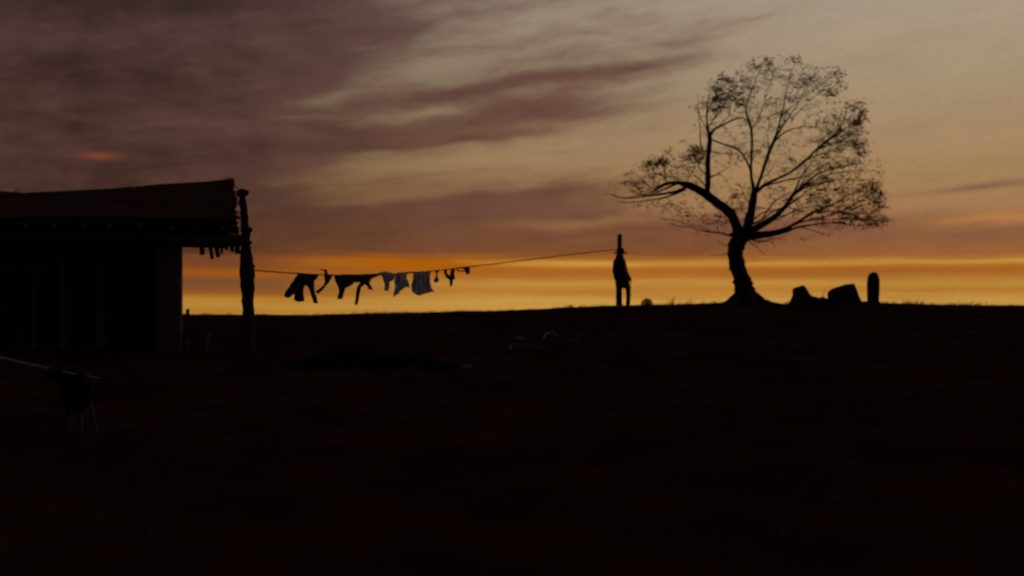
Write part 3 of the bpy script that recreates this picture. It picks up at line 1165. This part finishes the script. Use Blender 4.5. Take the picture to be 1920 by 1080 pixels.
# root flare spreading into the mound
for (x, y, dp) in ((470, 1015, -0.2), (505, 1022, -0.9), (620, 1028, -1.0), (690, 1012, -0.2), (540, 1020, 0.9), (650, 1016, 0.7)):
    w = MB()
    a, b = zt(575, 955, 0), zt(x, y, dp)
    b.z = ground(b.x, b.y) - 0.06
    m_ = (a * 0.45 + b * 0.55); m_.z = a.z * 0.16 + b.z * 0.84 + 0.03
    q = crom([tuple(a) + (0.16,), tuple(m_) + (0.12,), tuple(b) + (0.05,)], 5)
    w.tube([p[:3] for p in q], [p[3] for p in q], 9, True, 0.2, x)
    w.build('root', M_BARK, tree)

LIMBS = [
    # left limb
    ([(550, 758, 24), (543, 720, 20), (528, 680, 18), (500, 648, 18), (465, 622, 18), (425, 592, 17), (390, 572, 15), (350, 554, 13), (312, 545, 8), (272, 547, 6), (242, 560, 5), (215, 580, 3)], 0, -0.5),
    ([(425, 592, 12), (430, 560, 11), (431, 530, 11), (430, 470, 10), (435, 410, 10), (438, 370, 9), (430, 332, 6), (426, 285, 4), (430, 235, 3), (442, 190, 2)], -0.25, -0.7),
    # centre
    ([(572, 760, 22), (582, 725, 19), (592, 690, 18), (600, 650, 16), (608, 605, 14), (612, 572, 12)], 0, 0.1),
    ([(612, 580, 8), (601, 530, 7), (599, 480, 6), (603, 400, 6), (600, 340, 6), (590, 300, 6), (580, 270, 4), (588, 220, 3), (608, 170, 2.5), (628, 120, 2), (645, 80, 1.2)], 0.1, 0.8),
    ([(613, 585, 9), (633, 535, 7), (654, 472, 7.5), (671, 420, 8), (690, 380, 7), (702, 340, 5), (716, 290, 4), (730, 230, 3), (740, 170, 2), (760, 100, 1.2)], 0.05, -0.8),
    ([(612, 590, 9), (650, 556, 7.5), (710, 526, 6), (760, 500, 5.5), (810, 460, 5.5), (850, 420, 5.5), (900, 380, 5), (950, 345, 4), (1000, 310, 2.5), (1040, 268, 1.2)], 0.1, -1.0),
    # right limbs
    ([(578, 752, 18), (610, 728, 15), (650, 704, 13), (692, 678, 11), (730, 640, 9), (760, 597, 8), (800, 560, 6), (842, 522, 5), (885, 500, 4), (950, 481, 3), (1020, 470, 1.5)], 0, 0.9),
    ([(585, 756, 16), (630, 748, 13), (680, 740, 10), (725, 728, 8), (780, 700, 7), (840, 662, 6), (900, 638, 4), (960, 605, 3), (1005, 578, 1.5)], 0, -0.8),
    ([(600, 758, 12), (660, 752, 9), (720, 740, 7), (785, 718, 5), (850, 708, 4), (920, 700, 3), (980, 710, 2.2), (1045, 716, 1.2)], -0.1, 0.5),
]
for i, (pts, d0, d1) in enumerate(LIMBS):
    w = MB()
    q = branch(pts, d0, d1)
    tube_of(w, q, 12 if pts[0][2] > 10 else 9, 0.18, i * 3.7)
    w.build('limb', M_BARK, tree)

BR = [
    ([(350, 560), (310, 578), (250, 590), (190, 598), (130, 605), (90, 602), (55, 592), (28, 588)], 7, 1, -0.4, -1.0),
    ([(345, 570), (300, 590), (250, 606), (200, 615), (130, 622), (75, 620)], 6, 1, -0.4, -0.1),
    ([(312, 548), (280, 562), (240, 580), (200, 594), (150, 606)], 6, 1.5, -0.45, -0.5),
    ([(300, 545), (260, 556), (225, 575), (190, 590), (150, 596), (110, 606)], 6, 1.2, -0.45, 0.3),
    ([(438, 365), (455, 340), (490, 320), (530, 301), (560, 294), (590, 300)], 7, 2, -0.5, 0.3),
    ([(418, 440), (402, 390), (400, 330), (395, 260), (390, 195)], 4, 1, -0.5, 0.2),
    ([(432, 350), (412, 310), (396, 280), (385, 240)], 3, 1, -0.5, -1.0),
    ([(446, 378), (490, 395), (530, 408), (558, 425), (580, 458), (598, 500)], 4, 5, -0.5, 0.2),
    ([(445, 425), (490, 432), (545, 436)], 3, 1.2, -0.5, -0.9),
    ([(440, 525), (480, 505), (522, 478)], 4, 1.2, -0.4, 0.5),
    ([(425, 565), (398, 532), (372, 512), (360, 470)], 4, 1.2, -0.4, 0.1),
    ([(690, 385), (722, 355), (762, 336), (820, 328), (870, 335)], 5, 1.2, -0.4, -1.3),
    ([(698, 365), (740, 300), (780, 240), (825, 185)], 4, 1, -0.4, 0.4),
    ([(670, 420), (664, 380), (668, 330), (676, 280)], 3, 1, -0.4, -0.9),
    ([(640, 562), (700, 545), (760, 530), (820, 515), (880, 480), (940, 440)], 5, 1.3, 0.0, 0.9),
    ([(850, 420), (900, 400), (960, 385), (1020, 390)], 4, 1, -0.4, 0.2),
    ([(880, 396), (930, 350), (960, 300), (975, 250)], 4, 1, -0.5, -1.2),
    ([(700, 672), (742, 622), (772, 572), (795, 520), (832, 470), (860, 420)], 7, 1.5, 0.25, -0.2),
    ([(720, 650), (752, 606), (790, 560), (815, 500)], 6, 2, 0.3, 0.9),
    ([(760, 597), (820, 560), (880, 545), (960, 530), (1040, 540)], 5, 1.2, 0.5, 1.3),
    ([(800, 560), (850, 540), (920, 510), (990, 500), (1050, 500)], 4, 1, 0.6, 0.1),
    ([(840, 662), (900, 655), (970, 665), (1060, 650)], 4, 1.2, -0.4, -0.2),
    ([(760, 712), (830, 690), (900, 690), (970, 685), (1080, 690)], 4, 1, -0.2, -1.2),
    ([(600, 708), (640, 690), (690, 655), (740, 640), (800, 655), (880, 640)], 5, 1.2, 0.05, 0.7),
    ([(606, 692), (650, 660), (720, 650), (800, 600), (880, 590), (950, 590)], 4, 1, 0.1, -0.6),
    ([(640, 690), (690, 620), (740, 590), (800, 575)], 4, 1.2, 0.1, -0.8),
    ([(610, 640), (650, 645), (700, 650), (760, 648)], 3, 1, 0.1, 1.0),
    ([(528, 755), (470, 740), (420, 735), (370, 720), (320, 715), (275, 702)], 5, 1, 0, -0.5),
    ([(440, 738), (400, 716), (350, 708), (300, 690)], 3, 1, -0.2, 0.4),
    ([(520, 815), (480, 828), (435, 827)], 3, 1, -0.05, -0.4),
    ([(515, 792), (490, 785), (468, 768)], 2.5, 1, 0, 0.2),
    ([(582, 765), (640, 775), (690, 762), (742, 770)], 4, 1, 0, -0.6),
    ([(580, 768), (618, 795), (652, 826)], 3.5, 1, 0, 0.3),
    ([(630, 772), (680, 776), (692, 804)], 3, 1, -0.2, -0.4),
    ([(780, 716), (850, 735), (908, 753)], 3, 1, 0.1, 0.2),
    ([(640, 756), (700, 762), (740, 748)], 3, 1, 0, 0.8),
]
fan = random.Random(77)
for (x0, y0, x1, y1, r0) in ((720, 650, 930, 470, 4), (750, 610, 900, 440, 4), (800, 560, 1000, 430, 3), (700, 735, 1010, 640, 4), (780, 700, 1060, 600, 3.5), (730, 725, 960, 700, 3),
                             (850, 660, 1080, 620, 3), (880, 645, 1060, 560, 3), (650, 700, 860, 600, 4), (690, 680, 900, 620, 3.5), (760, 500, 930, 330, 3.5), (810, 460, 1010, 370, 3.5), (860, 412, 1030, 330, 3),
                             (690, 380, 790, 170, 3), (702, 340, 880, 190, 3), (716, 290, 850, 120, 2.5), (600, 340, 680, 140, 3), (590, 300, 560, 120, 2.5), (430, 332, 520, 160, 3), (426, 285, 480, 120, 2.5),
                             (455, 340, 540, 210, 3), (600, 470, 660, 330, 2.5), (603, 400, 545, 250, 2.5), (272, 547, 230, 440, 3), (312, 545, 290, 440, 2.5), (350, 554, 380, 440, 3), (250, 590, 150, 510, 2.5),
                             (431, 530, 370, 420, 3), (190, 598, 110, 540, 2), (654, 472, 720, 330, 2.5), (633, 535, 740, 420, 2.5), (592, 690, 540, 590, 3), (600, 650, 560, 560, 2.5), (528, 680, 455, 660, 2.5)):
    mx, my = (x0 + x1) / 2 + fan.uniform(-18, 18), (y0 + y1) / 2 + fan.uniform(-6, 20)
    BR.append(([(x0, y0), ((x0 + mx) / 2 + fan.uniform(-6, 6), (y0 + my) / 2 + fan.uniform(-6, 6)), (mx, my), ((mx + x1) / 2 + fan.uniform(-8, 8), (my + y1) / 2 + fan.uniform(-8, 8)), (x1, y1)],
               r0, 0.9, fan.uniform(-.3, .3), fan.uniform(-1.3, 1.3)))
for i, (pts, r0, r1, d0, d1) in enumerate(BR):
    w = MB()
    q = branch(pts, d0, d1, r0, r1)
    tube_of(w, q, 7, 0.15, 50 + i)
    w.build('branch', M_BARK, tree)

# twigs grow to the tips from the nearest wood; leaves gather at the tips
TIPS = [  # x, y, sx, sy, depth spread, tips, leaves a tip
    (490, 210, 52, 62, 0.8, 95, 7), (455, 250, 28, 40, 0.5, 34, 7), (530, 190, 60, 50, 0.9, 34, 5), (400, 225, 30, 55, 0.6, 12, 3),
    (380, 440, 28, 30, 0.4, 52, 9), (245, 462, 34, 17, 0.5, 26, 8), (205, 480, 40, 30, 0.6, 24, 5), (165, 540, 55, 40, 0.7, 46, 5), (280, 500, 60, 45, 0.6, 34, 4),
    (300, 420, 50, 40, 0.5, 14, 2), (345, 520, 40, 30, 0.5, 20, 4),
    (220, 640, 120, 22, 0.6, 26, 2), (350, 640, 60, 30, 0.6, 26, 3), (300, 690, 60, 20, 0.5, 12, 2),
    (470, 690, 50, 28, 0.6, 34, 4), (560, 620, 35, 45, 0.5, 44, 4), (510, 650, 30, 40, 0.5, 16, 3),
    (600, 430, 45, 45, 0.7, 22, 4), (540, 420, 40, 35, 0.6, 16, 3), (480, 500, 50, 60, 0.6, 14, 2),
    (640, 80, 42, 18, 0.6, 24, 6), (760, 72, 16, 14, 0.4, 10, 7), (700, 130, 80, 40, 0.9, 46, 3), (600, 150, 60, 45, 0.8, 36, 4), (585, 260, 30, 45, 0.5, 22, 3),
    (850, 170, 70, 45, 0.9, 72, 4), (935, 125, 10, 24, 0.3, 12, 8), (908, 205, 14, 24, 0.4, 12, 7), (800, 120, 70, 30, 0.8, 30, 2),
    (780, 250, 80, 50, 0.9, 36, 3), (700, 240, 60, 70, 0.9, 30, 3), (650, 330, 60, 60, 0.8, 16, 2),
    (1010, 300, 32, 50, 0.8, 84, 6), (960, 350, 60, 45, 0.9, 86, 6), (1020, 420, 30, 42, 0.7, 50, 6), (900, 390, 50, 40, 0.8, 48, 5), (900, 300, 40, 40, 0.7, 24, 4), (980, 245, 12, 10, 0.3, 6, 6),
    (860, 480, 60, 40, 0.8, 34, 4), (940, 470, 70, 40, 0.9, 46, 4), (780, 500, 50, 40, 0.8, 16, 3),
    (1070, 590, 38, 40, 0.7, 66, 6), (1100, 640, 22, 45, 0.6, 44, 6), (1030, 560, 50, 40, 0.8, 40, 5), (1100, 500, 16, 40, 0.5, 12, 3),
    (1000, 660, 70, 35, 0.9, 90, 6), (1060, 700, 50, 20, 0.7, 50, 6), (920, 600, 60, 45, 0.9, 54, 5), (870, 560, 60, 35, 0.8, 40, 5),
    (860, 640, 60, 35, 0.8, 40, 4), (900, 700, 70, 20, 0.7, 28, 4), (770, 650, 50, 40, 0.7, 24, 3), (680, 600, 50, 50, 0.7, 18, 3),
    (650, 780, 60, 20, 0.6, 12, 1), (600, 330, 200, 120, 1.2, 40, 2), (800, 420, 120, 80, 1.0, 26, 2), (400, 350, 40, 60, 0.5, 14, 2),
    (640, 430, 380, 230, 1.3, 230, 2), (880, 560, 170, 140, 1.2, 190, 3), (700, 220, 200, 110, 1.1, 130, 2), (560, 690, 90, 60, 0.8, 24, 2), (230, 560, 120, 60, 0.8, 40, 3),
]
rng = random.Random(5)
HULL = [(25, 580), (110, 515), (190, 445), (250, 375), (340, 370), (372, 330), (365, 250), (385, 180), (450, 140), (560, 85), (640, 48), (770, 40), (860, 75), (950, 100), (962, 190), (1050, 235), (1065, 380),
        (1055, 440), (1108, 465), (1128, 600), (1135, 690), (1080, 730), (900, 745), (700, 810), (560, 800), (420, 830), (260, 705), (140, 655), (40, 645)]


def in_hull(x, y):
    c_ = False
    for (ax, ay), (bx, by) in zip(HULL, HULL[1:] + HULL[:1]):
        if (ay > y) != (by > y) and x < (bx - ax) * (y - ay) / (by - ay) + ax:
            c_ = not c_
    return c_


tips = []
for (x, y, sx, sy, dp, cnt, lv) in TIPS:
    for _ in range(int(cnt * (0.8 if lv > 5 else 1.0))):
        a = rng.gauss(0, 0.72) * sx
        b = rng.gauss(0, 0.72) * sy
        if not in_hull(x + a, y + b):
            continue
        # depth of the crown at this place: deep in the middle, shallow at the rim
        rim = math.sqrt(max(0.05, 1 - ((x + a - 640) / 520) ** 2 * 0.9))
        for _k in range(2 if rng.random() < 0.25 else 1):
            tips.append((zt(x + a + rng.gauss(0, 6) * _k, y + b + rng.gauss(0, 6) * _k, rng.uniform(-1.9, 1.9) * rim * (0.5 + 0.5 * dp)), lv))
SKP = [(p, r) for p, r in SK if r < 0.10 and p.z > base.z + 1.6]
SKA = np.zeros((60000, 3))
SKA[:len(SKP)] = [tuple(p) for p, r in SKP]


def nearest(p):
    d = SKA[:len(SKP)] - np.array(p)
    d[:, 1] *= 0.75
    e = (d * d).sum(1)
    e[d[:, 2] > 0.25] *= 1.6
    i = int(e.argmin())
    return e[i], i


tips.sort(key=lambda t: nearest(t[0])[0])
tw = MB()
lf = MB()


def leaf(p, dr, ln, wd):
    dr = dr.normalized()
    s = dr.cross(Vector((rng.gauss(0, 1), rng.gauss(0, 1), rng.gauss(0, 1)))).normalized() * wd
    k = len(lf.v)
    nrm = dr.cross(s).normalized() * wd * 0.35
    lf.v += [tuple(p), tuple(p + dr * ln * .45 + s + nrm), tuple(p + dr * ln + nrm * rng.uniform(-1.5, 1.5)), tuple(p + dr * ln * .45 - s + nrm), tuple(p + dr * ln * 0.45)]
    lf.f += [(k, k + 1, k + 4), (k + 1, k + 2, k + 4), (k + 4, k + 2, k + 3), (k, k + 4, k + 3)]


for (p, lv) in tips:
    d, bi = nearest(p)
    q, r = SKP[bi]
    ln = (p - q).length
    if ln < 0.05:
        continue
    mid = (p + q) / 2 + Vector((rng.gauss(0, .08), rng.gauss(0, .08), rng.uniform(-.02, .14))) * ln
    mid2 = p * 0.72 + q * 0.28 + Vector((rng.gauss(0, .06), rng.gauss(0, .06), rng.uniform(0, .12))) * ln
    r0 = min(r * 0.85, 0.009 + ln * 0.007)
    pts = crom([tuple(q) + (r0,), tuple(mid) + (r0 * .75,), tuple(mid2) + (r0 * .55,), tuple(p) + (0.0042,)], 2)
    tw.tube([c[:3] for c in pts], [c[3] for c in pts], 4, False)
    for c in pts[2:]:
        SKA[len(SKP)] = c[:3]
        SKP.append((Vector(c[:3]), c[3]))
    for _ in range(max(1, int(lv * rng.uniform(0.5, 1.35) * 1.25))):
        t = rng.uniform(0.45, 1.08)
        b = q + (p - q) * t if ln < 0.8 else p + (q - p).normalized() * rng.uniform(-.05, .45)
        b = b + Vector((rng.gauss(0, .08), rng.gauss(0, .08), rng.gauss(0, .045)))
        dr = Vector((rng.uniform(0.35, 1.2) * (1 if rng.random() < .85 else -1), rng.gauss(0, .55), rng.gauss(0.0, .32)))
        leaf(b, dr, rng.uniform(0.07, 0.15), rng.uniform(0.009, 0.019))
tw.build('twigs', M_BARK, tree)
lfo = lf.build('crown', M_LEAF, tree, False)

# ------------------------------------------------------------------ stones on the crest
def stone(name, m, outline, d, thick, label, cat, tilt=0.0, seed=0.0, jitter=0.018, grp=None):
    """A stone block: an outline with its own thickness, edges worn round."""
    pts = crom([tuple(p) for p in outline + outline[:1]], 3)[:-1]
    n_ = len(pts)
    c0 = (sum(p[0] for p in pts) / n_, sum(p[1] for p in pts) / n_)
    layers = ((-1.0, .72), (-.85, .92), (-.45, 1.0), (.1, 1.0), (.6, .97), (.88, .88), (1.0, .66))
    w = MB()
    vs, fs = [], []
    for (dy, s) in layers:
        for (x, y) in pts:
            p = P(c0[0] + (x - c0[0]) * s, c0[1] + (y - c0[1]) * s + (tilt * dy), d)
            p.y += dy * thick / 2
            p += Vector((noise.noise(p * 4 + Vector((seed, 0, 0))), noise.noise(p * 4 + Vector((0, seed, 3))), noise.noise(p * 4 + Vector((0, 5, seed))))) * jitter
            vs.append(p)
    for a in range(len(layers) - 1):
        for i in range(n_):
            fs.append((a * n_ + i, a * n_ + (i + 1) % n_, (a + 1) * n_ + (i + 1) % n_, (a + 1) * n_ + i))
    fs.append(tuple(reversed(range(n_))))
    fs.append(tuple(range((len(layers) - 1) * n_, len(layers) * n_)))
    w.add(vs, fs)
    o = w.build(name, m)
    return tag(o, label, cat, grp)


def z8(pts):
    return [(1440 + x * 0.1354, 480 + y * 0.1354) for x, y in pts]


stone('boulder', M_STONE, z8([(290, 690), (322, 610), (348, 540), (352, 455), (410, 425), (475, 410), (512, 432), (548, 492), (600, 548), (690, 580), (760, 650), (480, 720)]), 34.3, 0.4,
      'small lumpy stone with a pointed top, nearest the tree trunk', 'stone', seed=1, jitter=0.025)
stone('stone_block', M_STONE, z8([(835, 660), (830, 580), (832, 505), (900, 455), (1000, 415), (1090, 395), (1175, 388), (1205, 440), (1240, 540), (1275, 660), (1050, 690)]), 34.4, 0.45,
      'broad stone block with a slanting top between the lumpy stone and the tall upright stone', 'stone', seed=2, jitter=0.03)
stone('standing_stone', M_STONE, z8([(1376, 720), (1380, 600), (1376, 500), (1376, 400), (1382, 310), (1410, 245), (1460, 222), (1508, 243), (1534, 310), (1541, 400), (1538, 500), (1532, 600), (1538, 720), (1450, 725)]), 34.4, 0.22,
      'tall narrow upright stone with a rounded top, rightmost on the crest', 'stone', seed=3, jitter=0.003)


# ------------------------------------------------------------------ brush, debris
def twig_ball(mb, c, rx, rz, n_, r, seed, flat=0.0):
    rg = random.Random(seed)
    for _ in range(n_):
        a = rg.uniform(0, 6.283)
        e = rg.uniform(0.05, 1.45)
        s = rg.uniform(0.6, 1.05)
        tip = c + Vector((math.cos(a) * math.cos(e) * rx * s, math.sin(a) * math.cos(e) * rx * s, math.sin(e) * rz * s))
        mid = c * 0.5 + tip * 0.5 + Vector((rg.gauss(0, .12) * rx, rg.gauss(0, .12) * rx, rg.gauss(0, .1) * rz))
        mb.tube([c + Vector((rg.gauss(0, .1) * rx, rg.gauss(0, .1) * rx, 0)), mid, tip], [r, r * .7, r * .35], 4, False)


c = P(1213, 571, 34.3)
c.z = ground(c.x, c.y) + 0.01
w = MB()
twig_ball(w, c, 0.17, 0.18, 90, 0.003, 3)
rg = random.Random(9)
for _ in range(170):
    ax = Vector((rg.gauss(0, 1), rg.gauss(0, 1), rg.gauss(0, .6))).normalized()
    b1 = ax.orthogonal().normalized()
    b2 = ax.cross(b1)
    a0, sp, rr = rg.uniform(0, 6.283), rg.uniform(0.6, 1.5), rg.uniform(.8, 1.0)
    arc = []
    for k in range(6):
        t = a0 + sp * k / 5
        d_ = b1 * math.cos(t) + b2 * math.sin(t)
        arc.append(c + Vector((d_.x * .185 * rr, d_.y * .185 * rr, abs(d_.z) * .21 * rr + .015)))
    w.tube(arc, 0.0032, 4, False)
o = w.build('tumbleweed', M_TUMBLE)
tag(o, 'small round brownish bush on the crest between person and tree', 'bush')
for i, (px, py, rx, rz, lab) in enumerate(((585, 690, .55, .22, 'low dark brush clump, leftmost of the row below the clothesline'),
                                           (650, 682, .7, .42, 'largest dark brush clump, below the dark garments on the clothesline'),
                                           (715, 690, .6, .28, 'dark brush clump, third from the left in the row below the clothesline'),
                                           (780, 682, .5, .2, 'low dark brush clump, fourth from the left in the row below the clothesline'),
                                           (828, 692, .32, .16, 'small dark brush clump next to the pale stone, right end of its row'))):
    c = ground_at(px, py)
    w = MB()
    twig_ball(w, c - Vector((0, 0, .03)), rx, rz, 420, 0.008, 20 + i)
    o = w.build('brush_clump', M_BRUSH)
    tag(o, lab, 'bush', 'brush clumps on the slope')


def rock(px, py, rx, ry, rz, seed, label, m=M_PSTONE):
    c = ground_at(px, py)
    me = bpy.data.meshes.new('stone')
    bm = bmesh.new()
    bmesh.ops.create_icosphere(bm, subdivisions=3, radius=1)
    for v in bm.verts:
        k = 1 + 0.35 * noise.noise(v.co * 1.3 + Vector((seed, 0, 0))) + 0.12 * noise.noise(v.co * 3.1 + Vector((0, seed, 0)))
        v.co = Vector((v.co.x * k * rx, v.co.y * k * ry, max(-.5, v.co.z * k) * rz))
    bm.to_mesh(me)
    bm.free()
    o = link('stone', me, m)
    o.location = c + Vector((0, 0, rz * .2))
    return tag(o, label, 'stone', 'pale stones on the slope')


rock(972, 638, .16, .14, .075, 1, 'beige flat stone lying on the slope, largest of the pale stones')
rock(1074, 642, .10, .09, .04, 2, 'small pale stone at the right end of the scattered debris')
rock(872, 691, .12, .1, .05, 3, 'pale stone at the right end of the dark brush row')
rock(905, 668, .05, .05, .03, 4, 'tiny pale stone midway between the brush row and the beige flat stone')


def dead_branch(pxs, r, label, m=M_PALE):
    w = MB()
    q = []
    for i, (a, b) in enumerate(pxs):
        p = ground_at(a, b)
        q.append((p.x, p.y, p.z + r * 0.8 + (0.05 if 0 < i < len(pxs) - 1 else 0), r * (1 - .5 * i / len(pxs))))
    q = crom(q, 4)
    w.tube([p[:3] for p in q], [p[3] for p in q], 7, True, .25, pxs[0][0])
    o = w.build('dead_branch', m)
    return tag(o, label, 'branch', 'dead branches on the slope')


dead_branch([(1018, 637), (1026, 631), (1036, 630), (1046, 633)], .018, 'short arched pale branch right of the beige flat stone')
dead_branch([(956, 658), (962, 652), (990, 653), (1030, 658)], .014, 'long thin pale branch lying below the beige flat stone')
dead_branch([(826, 676), (838, 684), (848, 692)], .013, 'thin slanting branch left of the pale stone at the brush row', M_LATH)
dead_branch([(693, 624), (702, 630), (708, 633)], .012, 'tiny pale twig on the slope under the square towel', M_LATH)

# ------------------------------------------------------------------ pole on its prop, left foreground
D2 = 11.3


def p2(px, py, off=0.0):
    return P(px, py, D2) + Vector((0, off, 0))


w = MB()
q = crom([tuple(P(-190, 631, D2 + .15)) + (.024,), tuple(P(-60, 657, D2 + .08)) + (.022,), tuple(p2(0, 671)) + (.021,), tuple(p2(60, 685)) + (.018,), tuple(p2(120, 698)) + (.015,), tuple(p2(185, 709.5)) + (.010,)], 5)
w.tube([p[:3] for p in q], [p[3] for p in q], 10, True, .15, 2)
o = w.build('wooden_pole', M_PALE)
tag(o, 'pale slanting wooden pole entering from the left edge below the house', 'pole')
prop_c = p2(150, 820)
prop_c.z = ground(prop_c.x, prop_c.y)
prop = empty('pole_prop', prop_c, 'three legged wooden prop under the dark hide at the pole end', 'prop')
for (a, b, ya, yb, off) in ((150, 134.5, 709, 818, -.10), (148, 155.5, 709, 819, -.06), (156, 167, 709, 806, .20)):
    t0, t1 = p2(a, ya, .012 if off > 0 else -.015), p2(b, yb, off)
    t1.z = ground(t1.x, t1.y) - .02
    w = MB()
    w.tube([t0, (t0 * .5 + t1 * .5) + Vector((.006, 0, 0)), t1], [.016, .020, .022], 8, True, .3, a + b)
    w.build('leg', M_LATH, prop)
w = MB()
w.tube([p2(150, 713, -.03), p2(150, 713, .03)], .022, 8)
w.build('lashing', M_ROPE, prop)
# forked stake that carries the other end, past the edge of the frame
e = P(-180, 633, D2 + .14)
eg = ground(e.x, e.y)
stk = empty('forked_stake', (e.x, e.y, eg), 'forked stake carrying the far end of the pale pole', 'stake')
w = MB(); w.tube([(e.x, e.y, eg - .1), (e.x + .01, e.y, eg + .4), (e.x, e.y, e.z - .06)], [.035, .03, .028], 9, True, .2, 7); w.build('shaft', M_WOOD, stk)
for s in (-1, 1):
    w = MB(); w.tube([(e.x, e.y, e.z - .1), (e.x, e.y + s * .045, e.z - .02), (e.x, e.y + s * .07, e.z + .08)], [.02, .018, .014], 7); w.build('fork', M_WOOD, stk)
cloth('hide', [(95, 690), (105, 687), (118, 690), (121, 699), (146, 704), (150, 697), (162, 698), (166, 706), (174, 716), (177, 735), (174, 752), (164, 766), (158, 778), (146, 772), (132, 778), (126, 762), (119, 748), (115, 722), (108, 712), (92, 712)],
      M_HIDE, 'dark hide slung over the end of the pale pole in the left foreground', 'hide', 0.03, 0.09, 4.0, 12, None, None, lambda a, b, off: p2(a, b, -.045 - off))
bpy.context.view_layer.update()
